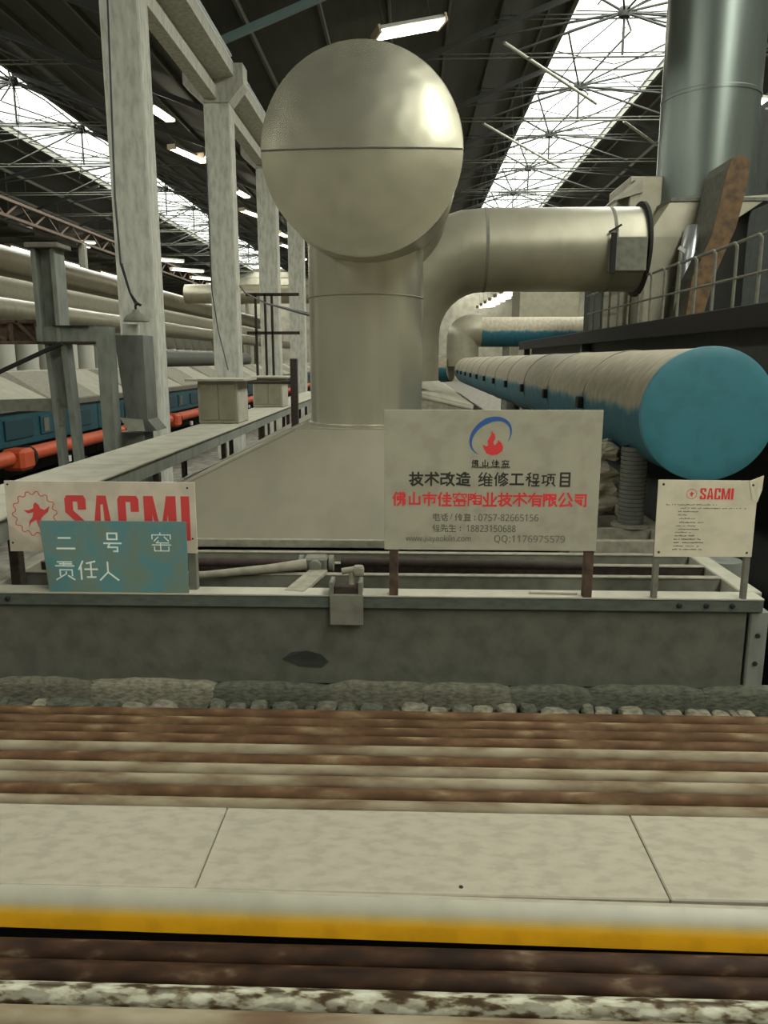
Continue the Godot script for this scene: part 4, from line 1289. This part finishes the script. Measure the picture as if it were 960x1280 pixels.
# ------------------------------------------------------------------ left of the kiln
func left_side() -> void:
	var t := thing("cable_duct", "long flat-topped dusty cable duct running back beside the kiln on short legs", "cable duct", Vector3(-2.22, 1.3, -10))
	for i in 7:
		var g := Geo.new()
		var z := -3.2 - i * 2.2
		g.box(Vector3(-2.49, 1.742, z - 2.19), Vector3(-1.95, 1.756, z), 0.003)
		obj("cover", g, M.dust_pale, t)
		g = Geo.new()
		g.box(Vector3(-2.47, 1.63, z - 2.2), Vector3(-1.97, 1.742, z), 0.0)
		obj("trough", g, M.grey_steel, t)
		for k in 1:
			g = Geo.new()
			g.box(Vector3(-2.01, 1.30, z - 0.5 - k * 1.1), Vector3(-1.96, 1.63, z - 0.44 - k * 1.1), 0.004)
			g.box(Vector3(-2.45, 0.0, z - 0.5 - k * 1.1), Vector3(-2.40, 1.63, z - 0.44 - k * 1.1), 0.004)
			obj("leg", g, M.rust_dark, t)
	# junction boxes standing on it
	for s in [[-9.0, 0.50, "pale cabinet on the cable duct nearest the second column"], [-12.2, 0.46, "pale cabinet on the cable duct, farther from the conveyor"]]:
		var c := thing("junction_cabinet", s[2], "cabinet", Vector3(-2.25, 1.756, s[0] - 0.3), "cabinets on the cable duct")
		var g := Geo.new()
		g.box(Vector3(-2.50, 1.757, s[0] - 0.55), Vector3(-2.02, 1.757 + s[1], s[0]), 0.012)
		obj("body", g, M.dust_pale, c)
		g = Geo.new()
		g.box(Vector3(-2.47, 1.80, s[0]), Vector3(-2.26, 1.72 + s[1], s[0] + 0.012), 0.004)
		g.box(Vector3(-2.25, 1.80, s[0]), Vector3(-2.05, 1.72 + s[1], s[0] + 0.012), 0.004)
		obj("door", g, M.duct_sheet, c)
		g = Geo.new()
		g.box(Vector3(-2.62, 1.757 + s[1], s[0] - 0.65), Vector3(-1.92, 1.785 + s[1], s[0] + 0.1), 0.004)
		obj("lid", g, M.dust_pale, c)
	var g := Geo.new()
	g.box(Vector3(-1.70, 1.5, -11.05), Vector3(-1.60, 2.52, -10.95), 0.008)
	solo("brown_post", g, M.rust_dark, "dark brown square post standing just left of the chimney", "post")
	g = Geo.new()
	g.box(Vector3(-2.6, 2.16, -11.04), Vector3(-1.65, 2.20, -11.0), 0.004)
	solo("brown_bar", g, M.rust_dark, "dark horizontal bar joined to the brown post", "bar")
	# grey steel portal beside the first concrete column
	var p := thing("steel_portal", "grey steel portal frame with braced leg in front of the second kiln", "frame", Vector3(-3.6, 0, -8))
	g = Geo.new()
	g.box(Vector3(-3.88, 2.66, -8.24), Vector3(-3.83, 3.62, -8.0), 0.006)
	g.box(Vector3(-3.83, 2.66, -8.16), Vector3(-3.64, 3.62, -8.12), 0.0)
	g.box(Vector3(-3.68, 2.66, -8.24), Vector3(-3.63, 3.62, -8.0), 0.006)
	obj("upper_post", g, M.grey_steel, p)
	g = Geo.new()
	g.box(Vector3(-3.92, 3.62, -8.28), Vector3(-3.57, 3.67, -7.96), 0.008)
	obj("head_plate", g, M.dusty_grey, p)
	g = Geo.new()
	g.prism(PackedVector2Array([Vector2(-3.90, 2.69), Vector2(-3.32, 2.69), Vector2(-3.27, 2.62), Vector2(-3.27, 0.0), Vector2(-3.15, 0.0), Vector2(-3.13, 2.84), Vector2(-3.90, 2.84)]), -8.2, -8.02)
	obj("beam_and_leg", g, M.grey_steel, p)
	g = Geo.new()
	g.box(Vector3(-3.9, 2.665, -8.22), Vector3(-3.27, 2.69, -8.0), 0.003)
	obj("rusty_flange", g, M.rust_dark, p)
	g = Geo.new()
	g.box(Vector3(-3.70, 2.84, -8.16), Vector3(-3.32, 2.852, -7.98), 0.002)
	obj("cable_strip", g, M.dark, p)
	for x in [[-3.83, -3.78], [-3.66, -3.60]]:
		g = Geo.new()
		g.prism(PackedVector2Array([Vector2(x[0], 2.665), Vector2(x[1], 2.665), Vector2(x[1] + 0.03, 1.9), Vector2(x[1] + 0.06, 0.0), Vector2(x[0] + 0.08, 0.0), Vector2(x[0] + 0.03, 1.9)]), -8.2, -8.04)
		obj("leg", g, M.grey_steel, p)
	g = Geo.new()
	g.box(Vector3(-3.79, 2.0, -8.14), Vector3(-3.62, 2.665, -8.12), 0.0)
	obj("web_plate", g, M.grey_steel, p)
	g = Geo.new()
	g.prism(PackedVector2Array([Vector2(-5.2, 2.06), Vector2(-3.74, 2.10), Vector2(-3.74, 1.80), Vector2(-3.80, 1.92), Vector2(-3.84, 1.965), Vector2(-5.2, 1.96)]), -8.2, -8.06)
	obj("side_arm", g, M.dusty_grey, p)
	g = Geo.new()
	g.bar(Vector3(-4.3, 2.37, -7.94), Vector3(-3.60, 2.67, -7.94), 0.04, 0.04, 0.004)
	obj("brace", g, M.dark, p)
	# rusty bracket left of the post
	var q := thing("rusty_bracket", "rusty lattice bracket fixed left of the grey portal post", "bracket", Vector3(-4.2, 2.66, -8.1))
	for b in [[Vector3(-4.9, 2.68, -8.1), Vector3(-3.90, 2.68, -8.1)], [Vector3(-4.9, 2.90, -8.1), Vector3(-3.90, 2.90, -8.1)], [Vector3(-3.92, 2.68, -8.1), Vector3(-3.92, 2.90, -8.1)], [Vector3(-4.14, 2.90, -8.1), Vector3(-3.94, 2.70, -8.1)], [Vector3(-4.2, 2.68, -8.1), Vector3(-4.2, 2.90, -8.1)], [Vector3(-4.6, 2.90, -8.1), Vector3(-4.25, 2.70, -8.1)]]:
		g = Geo.new()
		g.bar(b[0], b[1], 0.05, 0.035, 0.003)
		obj("angle_bar", g, M.rust, q)
	g = Geo.new()
	g.box(Vector3(-4.9, 2.69, -8.14), Vector3(-3.94, 2.88, -8.13), 0.0)
	obj("back_plate", g, M.rust, q)
	g = Geo.new()
	g.box(Vector3(-4.97, 0, -8.2), Vector3(-4.87, 2.92, -8.0), 0.004)
	obj("end_post", g, M.rust_dark, q)
	# grey sheet chute against the column
	var c := thing("sheet_chute", "tall grey sheet metal chute with flared foot in front of the first column", "chute", Vector3(-3.070, 1.6, -8.3))
	g = Geo.new()
	g.prism(PackedVector2Array([Vector2(-3.17, 2.76), Vector2(-2.86, 2.76), Vector2(-2.86, 1.86), Vector2(-2.76, 1.74), Vector2(-2.95, 1.72), Vector2(-3.09, 1.87), Vector2(-3.13, 2.3)]), -8.6, -8.26)
	obj("trough", g, M.grey_sheet, c)
	g = Geo.new()
	g.plate([Vector3(-3.160, 1.88, -8.25), Vector3(-3.020, 1.745, -8.1), Vector3(-2.840, 1.745, -8.1), Vector3(-2.910, 1.86, -8.25)], 0.008)
	obj("foot", g, M.dusty_grey, c)
	g = Geo.new()
	g.box(Vector3(-3.200, 0.0, -8.6), Vector3(-2.920, 1.72, -8.3), 0.004)
	obj("stand", g, M.grey_steel, c)
	g = Geo.new()
	g.lathe([Vector2(0.0, 2.762), Vector2(0.088, 2.762), Vector2(0.092, 2.78), Vector2(0.092, 2.86), Vector2(0.085, 2.88), Vector2(0.0, 2.88)], 24, Transform3D(Basis(), Vector3(-3.04, 0, -8.42)))
	solo("white_canister", g, M.shell_white, "small white canister standing on top of the grey chute", "canister")
	# pendant lamp shade hanging before the column
	var l := thing("pendant_lamp", "unlit bell-shaped pendant lamp hanging on a black cable before the first column", "lamp", Vector3(-2.93, 2.9, -8.3))
	g = Geo.new()
	g.lathe([Vector2(0.135, 2.905), Vector2(0.13, 2.93), Vector2(0.10, 2.97), Vector2(0.05, 2.995), Vector2(0.03, 3.03), Vector2(0.0, 3.03), Vector2(0.0, 3.02), Vector2(0.025, 3.02), Vector2(0.045, 2.985), Vector2(0.095, 2.96), Vector2(0.125, 2.925), Vector2(0.13, 2.905), Vector2(0.135, 2.905)], 28, Transform3D(Basis(), Vector3(-2.93, 0, -8.3)))
	obj("shade", g, M.dusty_grey, l)
	g = Geo.new()
	g.tube([Vector3(-2.93, 3.02, -8.3), Vector3(-2.93, 3.07, -8.3), Vector3(-2.90, 3.09, -8.3), Vector3(-2.87, 3.07, -8.3)], 0.014, 8)
	obj("hook", g, M.dark, l)
	g = Geo.new()
	g.tube([Vector3(-2.92, 3.07, -8.3), Vector3(-2.98, 3.2, -8.3), Vector3(-3.06, 3.5, -8.3), Vector3(-3.15, 4.2, -8.5), Vector3(-3.6, 8.0, -10.0), Vector3(-4.3, 9.3, -13.55)], 0.012, 7)
	g.tube([Vector3(-2.89, 3.07, -8.3), Vector3(-2.97, 3.2, -8.28), Vector3(-3.04, 3.5, -8.28)], 0.009, 7)
	obj("cable", g, M.cable, l)
	for e in [[[Vector3(-4.86, 7.2, -19.187), Vector3(-4.86, 4.2, -19.187), Vector3(-4.6, 3.2, -18.6), Vector3(-3.9, 2.3, -16.5)], "black cable sagging down the face of the second column"], [[Vector3(-4.22, 4.3, -19.4), Vector3(-3.68, 3.97, -17.5), Vector3(-2.2, 3.35, -12.0), Vector3(-0.66, 2.80, -5.42)], "black cable slung from behind the second column to the chimney"]]:
		g = Geo.new()
		g.tube(e[0], 0.014, 7)
		solo("slack_cable", g, M.cable, e[1], "cable")
	# rusty ladder frame between the second and third columns
	var f := thing("rusty_mast", "thin rusty frame mast between the second and third columns", "mast", Vector3(-3.9, 0, -20.5))
	for x in [-4.05, -3.8, -3.62]:
		g = Geo.new()
		g.box(Vector3(x - 0.03, 0, -20.53), Vector3(x + 0.03, 4.2, -20.47), 0.004)
		obj("upright", g, M.rust_dark, f)
	for y in [3.2, 4.18]:
		g = Geo.new()
		g.box(Vector3(-4.3, y - 0.04, -20.53), Vector3(-2.9, y + 0.04, -20.47), 0.004)
		obj("rung", g, M.rust_dark, f)

func kiln_module() -> Node3D:
	var t := thing("kiln_module", "blue kiln module with orange header pipe and beige hood, beside the steel portal", "kiln module", Vector3(-8.5, 0, -12), "modules of the second kiln")
	var g := Geo.new()
	g.box(Vector3(-10, 0.98, -14.34), Vector3(-7.0, 1.60, -10.0), 0.02)
	var body := obj("blue_casing", g, M.kiln_blue, t)
	for i in 3:
		g = Geo.new()
		g.box(Vector3(-7.0, 1.12, -11.3 - i * 1.3), Vector3(-6.97, 1.46, -10.3 - i * 1.3), 0.008)
		obj("door", g, M.kiln_blue_dark if i != 1 else M.kiln_blue, body)
	g = Geo.new()
	g.box(Vector3(-6.97, 1.16, -11.9), Vector3(-6.955, 1.42, -11.7), 0.003)
	obj("label_plate", g, M.dusty_grey, body)
	g = Geo.new()
	g.box(Vector3(-10.1, 1.60, -14.34), Vector3(-6.92, 1.72, -10.0), 0.01)
	obj("rim", g, M.dusty_grey, t)
	for i in 2:
		var z := -10.05 - i * 2.17
		g = Geo.new()
		g.plate([Vector3(-7.0, 1.72, z), Vector3(-8.0, 2.25, z - 0.25), Vector3(-8.0, 2.25, z - 1.9), Vector3(-7.0, 1.72, z - 2.1)], 0.02)
		g.plate([Vector3(-8.0, 2.25, z - 0.25), Vector3(-9.2, 2.25, z - 0.25), Vector3(-9.2, 2.25, z - 1.9), Vector3(-8.0, 2.25, z - 1.9)], 0.02)
		g.plate([Vector3(-7.0, 1.72, z), Vector3(-8.0, 2.25, z - 0.25), Vector3(-9.2, 2.25, z - 0.25), Vector3(-10.0, 1.72, z)], 0.02)
		g.plate([Vector3(-10.0, 1.72, z), Vector3(-9.2, 2.25, z - 0.25), Vector3(-9.2, 2.25, z - 1.9), Vector3(-10.0, 1.72, z - 2.1)], 0.02)
		obj("hood", g, M.dust_pale if i == 0 else M.dust, t)
	g = Geo.new()
	g.tube([Vector3(-6.78, 0.86, -10.4), Vector3(-6.78, 0.86, -14.34)], 0.13, 18)
	obj("orange_header", g, M.orange, t)
	g = Geo.new()
	g.box(Vector3(-6.97, 0.63, -10.48), Vector3(-6.56, 1.0, -10.02), 0.06)
	var mo := obj("orange_motor", g, M.orange, t)
	g = Geo.new()
	g.tube([Vector3(-6.76, 0.83, -10.49), Vector3(-6.76, 0.83, -10.58)], 0.19, 18)
	obj("coupling", g, M.dark, mo)
	g = Geo.new()
	g.box(Vector3(-9.8, 0.45, -14.34), Vector3(-7.1, 0.98, -10.0), 0.0)
	obj("undercarriage", g, M.dark, t)
	for z in [-10.3, -13.6]:
		for x in [-9.6, -7.1]:
			g = Geo.new()
			g.box(Vector3(x - 0.08, 0, z - 0.08), Vector3(x + 0.08, 0.46, z + 0.08), 0.004)
			obj("leg", g, M.dark, t)
	g = Geo.new()
	g.box(Vector3(-6.86, 0.50, -12.4), Vector3(-6.80, 0.62, -12.25), 0.004)
	obj("switch_box", g, M.shell_white, t)
	return t

func second_kiln() -> void:
	var k := kiln_module()
	k.position.z -= -1.75
	for i in range(1, 15):
		dup(k, Vector3(0, 0, -4.38 * i), "blue kiln module with orange header pipe, %s behind the one beside the steel portal" % ORD[i - 1])
	# white risers behind it
	var r := thing("exhaust_riser", "white exhaust riser pipe behind the second kiln, nearest the conveyor end", "pipe", Vector3(-11.2, 0, -17), "row of white risers behind the second kiln")
	var g := Geo.new()
	g.lathe([Vector2(0.36, 0.0), Vector2(0.36, 0.1), Vector2(0.30, 0.12), Vector2(0.30, 3.0)], 24, Transform3D(Basis(), Vector3(-11.2, 0, -17)))
	obj("pipe", g, M.shell_white, r)
	g = Geo.new()
	g.lathe([Vector2(0.305, 3.0), Vector2(0.33, 3.02), Vector2(0.33, 3.1), Vector2(0.305, 3.12), Vector2(0.25, 3.5)], 24, Transform3D(Basis(), Vector3(-11.2, 0, -17)))
	obj("collar", g, M.dusty_grey, r)
	for i in range(1, 20):
		dup(r, Vector3(0, 0, -1.35 * i), "white exhaust riser pipe behind the second kiln, %s beyond the nearest one" % ORD[i - 1])
	# the long pipes overhead
	var spec := [[-14.0, 5.75, 0.60, "duct_sheet", "topmost and fattest of the long beige pipes beyond the steel portal"], [-13.0, 4.65, 0.46, "dust_pale", "middle one of the long beige pipes beyond the steel portal"], [-12.0, 3.95, 0.36, "duct_sheet", "lowest and thinnest of the long beige pipes beyond the steel portal"]]
	for s in spec:
		var t := thing("overhead_pipe", s[4], "pipe", Vector3(s[0], s[1] - s[2], -45), "long beige pipes beyond the steel portal")
		for i in 18:
			g = Geo.new()
			var z := -12.0 - i * 3.6
			g.tube([Vector3(s[0], s[1], z), Vector3(s[0], s[1], z - 3.6)], s[2] + 0.004 * (i % 2), 24)
			obj("pipe_section", g, M[s[3]], t)
		for i in 6:
			g = Geo.new()
			g.box(Vector3(s[0] - 0.08, 0, -16.1 - i * 11.0), Vector3(s[0] + 0.08, s[1] - s[2] + 0.02, -15.9 - i * 11.0), 0.005)
			obj("pipe_stand", g, M.dusty_grey, t)
	g = Geo.new()
	g.tube([Vector3(-8.9, 2.56, -27), Vector3(-8.9, 2.56, -42)], 0.30, 20)
	solo("grey_air_pipe", g, M.grey_sheet, "dark grey air pipe lying above the second kiln between the first two columns", "pipe")
	g = Geo.new()
	g.tube([Vector3(-13.2, 6.3, -46), Vector3(-5.6, 6.3, -46)], 0.55, 20)
	var cp := thing("cross_pipe", "far beige pipe crossing behind the first and second columns", "pipe", Vector3(-9.4, 0, -46))
	obj("pipe", g, M.duct_sheet, cp)
	for x in [-11.0, -6.2]:
		g = Geo.new()
		g.box(Vector3(x - 0.08, 0, -46.08), Vector3(x + 0.08, 5.76, -45.92), 0.01)
		obj("stand", g, M.dusty_grey, cp)

func lamps() -> void:
	lamp(Vector3(-0.06, 10.5, -20.7), 0.32, 1.75, 0.26, "large bright strip lamp hanging just above the drum", "", 0.75)
	lamp(Vector3(10.9, 10.5, -26.3), 0.4, 1.5, 0.0, "bright strip lamp at the right edge beyond the tall stack", "")
	for i in 6:
		lamp(Vector3(-8.3, 10.5, -26.9 - 6.2 * i), PI / 2 - 0.15, 1.6, 0.0, "strip lamp high between the concrete columns, %s back" % ORD[i], "upper row of lamps behind the columns")
		if i % 2 == 0 or i > 2:
			lamp(Vector3(-8.85, 10.5, -32.1 - 6.2 * i), PI / 2 - 0.3, 2.2, 0.0, "strip lamp beside the upper row behind the columns, %s back" % ORD[i], "second row of lamps behind the columns")
	for i in 4:
		lamp(Vector3(-21.4, 8.45, -43.2 - 6.0 * i), PI / 2, 3.0, 0.0, "strip lamp under the low canopy above the beige pipes, %s back" % ORD[i], "lamps under the low canopy")
		lamp(Vector3(-15.0 - 0.2 * i, 8.5, -48.2 - 5.4 * i), 0.7, 2.3, 0.0, "strip lamp right of the first column above the far pipes, %s back" % ORD[i], "lamps above the far pipes")
	for e in [Vector3(-26.8, 11.0, -53), Vector3(-25.6, 11.0, -52), Vector3(-25.0, 11.0, -60), Vector3(-23.8, 11.0, -58)]:
		lamp(e, 0.5, 1.2, 0.0, "small bright lamp above the rusty lattice girder, %s of the cluster" % ORD[int(-e.x * 3 - 71)], "lamps above the lattice girder")

func braces() -> void:
	for e in [[Vector3(2.65, 11.42, -24.1), Vector3(6.55, 11.42, -29.5), "pale diagonal brace rod crossing the right skylight above the drum"], [Vector3(2.77, 11.42, -31.7), Vector3(7.05, 11.42, -38.7), "pale diagonal brace rod farther down the right skylight"], [Vector3(8.1, 11.42, -31.6), Vector3(10.4, 11.42, -34.95), "pale diagonal brace rod ending just left of the tall stack"], [Vector3(12.4, 11.42, -43.0), Vector3(15.7, 11.3, -36.4), "pale diagonal brace rod sticking out right of the tall stack"]]:
		var g := Geo.new()
		g.tube([e[0], e[1]], 0.05, 8)
		solo("wind_brace", g, M.truss_light, e[2], "brace", "pale diagonal braces under the right bay roof")

func _ready() -> void:
	var cam := Camera3D.new()
	cam.name = "camera"
	cam.position = Vector3(0, 2.5, 0)
	cam.fov = rad_to_deg(2.0 * atan(640.0 / 950.0))
	cam.near = 0.05
	cam.far = 300.0
	var pitch := atan(190.0 / 950.0)
	cam.rotation = Vector3(-pitch, atan(32.0 / 950.0 * cos(pitch)), 0)
	add_child(cam)
	cam.current = true
	var sky := ProceduralSkyMaterial.new()
	sky.sky_top_color = Color(0.62, 0.72, 0.82)
	sky.sky_horizon_color = Color(0.85, 0.87, 0.86)
	sky.ground_bottom_color = Color(0.3, 0.29, 0.26)
	sky.ground_horizon_color = Color(0.6, 0.6, 0.57)
	var env := Environment.new()
	env.background_mode = Environment.BG_SKY
	env.sky = Sky.new()
	env.sky.sky_material = sky
	env.tonemap_mode = Environment.TONE_MAPPER_LINEAR
	env.tonemap_exposure = 1.0
	env.sdfgi_enabled = true
	env.ssao_enabled = true
	env.ssil_enabled = true
	var we := WorldEnvironment.new()
	we.name = "world_environment"
	we.environment = env
	add_child(we)
	# daylight coming through the two skylights
	for s in [[7.31, 4.4, 3.3], [-17.4, 4.1, 3.3]]:
		var l := AreaLight3D.new()
		l.name = "skylight_daylight"
		l.area_size = Vector2(s[1], 118.0)
		l.area_normalize_energy = false
		l.light_energy = s[2]
		l.light_color = Color(0.99, 1.0, 0.965)
		l.area_range = 120.0
		l.shadow_enabled = true
		l.position = Vector3(s[0], 13.52, -38.5)
		l.rotation.x = -PI / 2
		add_child(l, true)
	materials()
	setting()
	columns()
	for k in range(-1, 11):
		for bay in 2:
			truss(-25.4 - 6.2 * k + 0.2, bay, k + 1)
	braces()
	left_girder()
	second_kiln()
	kiln_end()
	hood_and_stack()
	right_duct()
	blue_duct()
	platform()
	left_side()
	conveyor()
	signs()
	lamps()
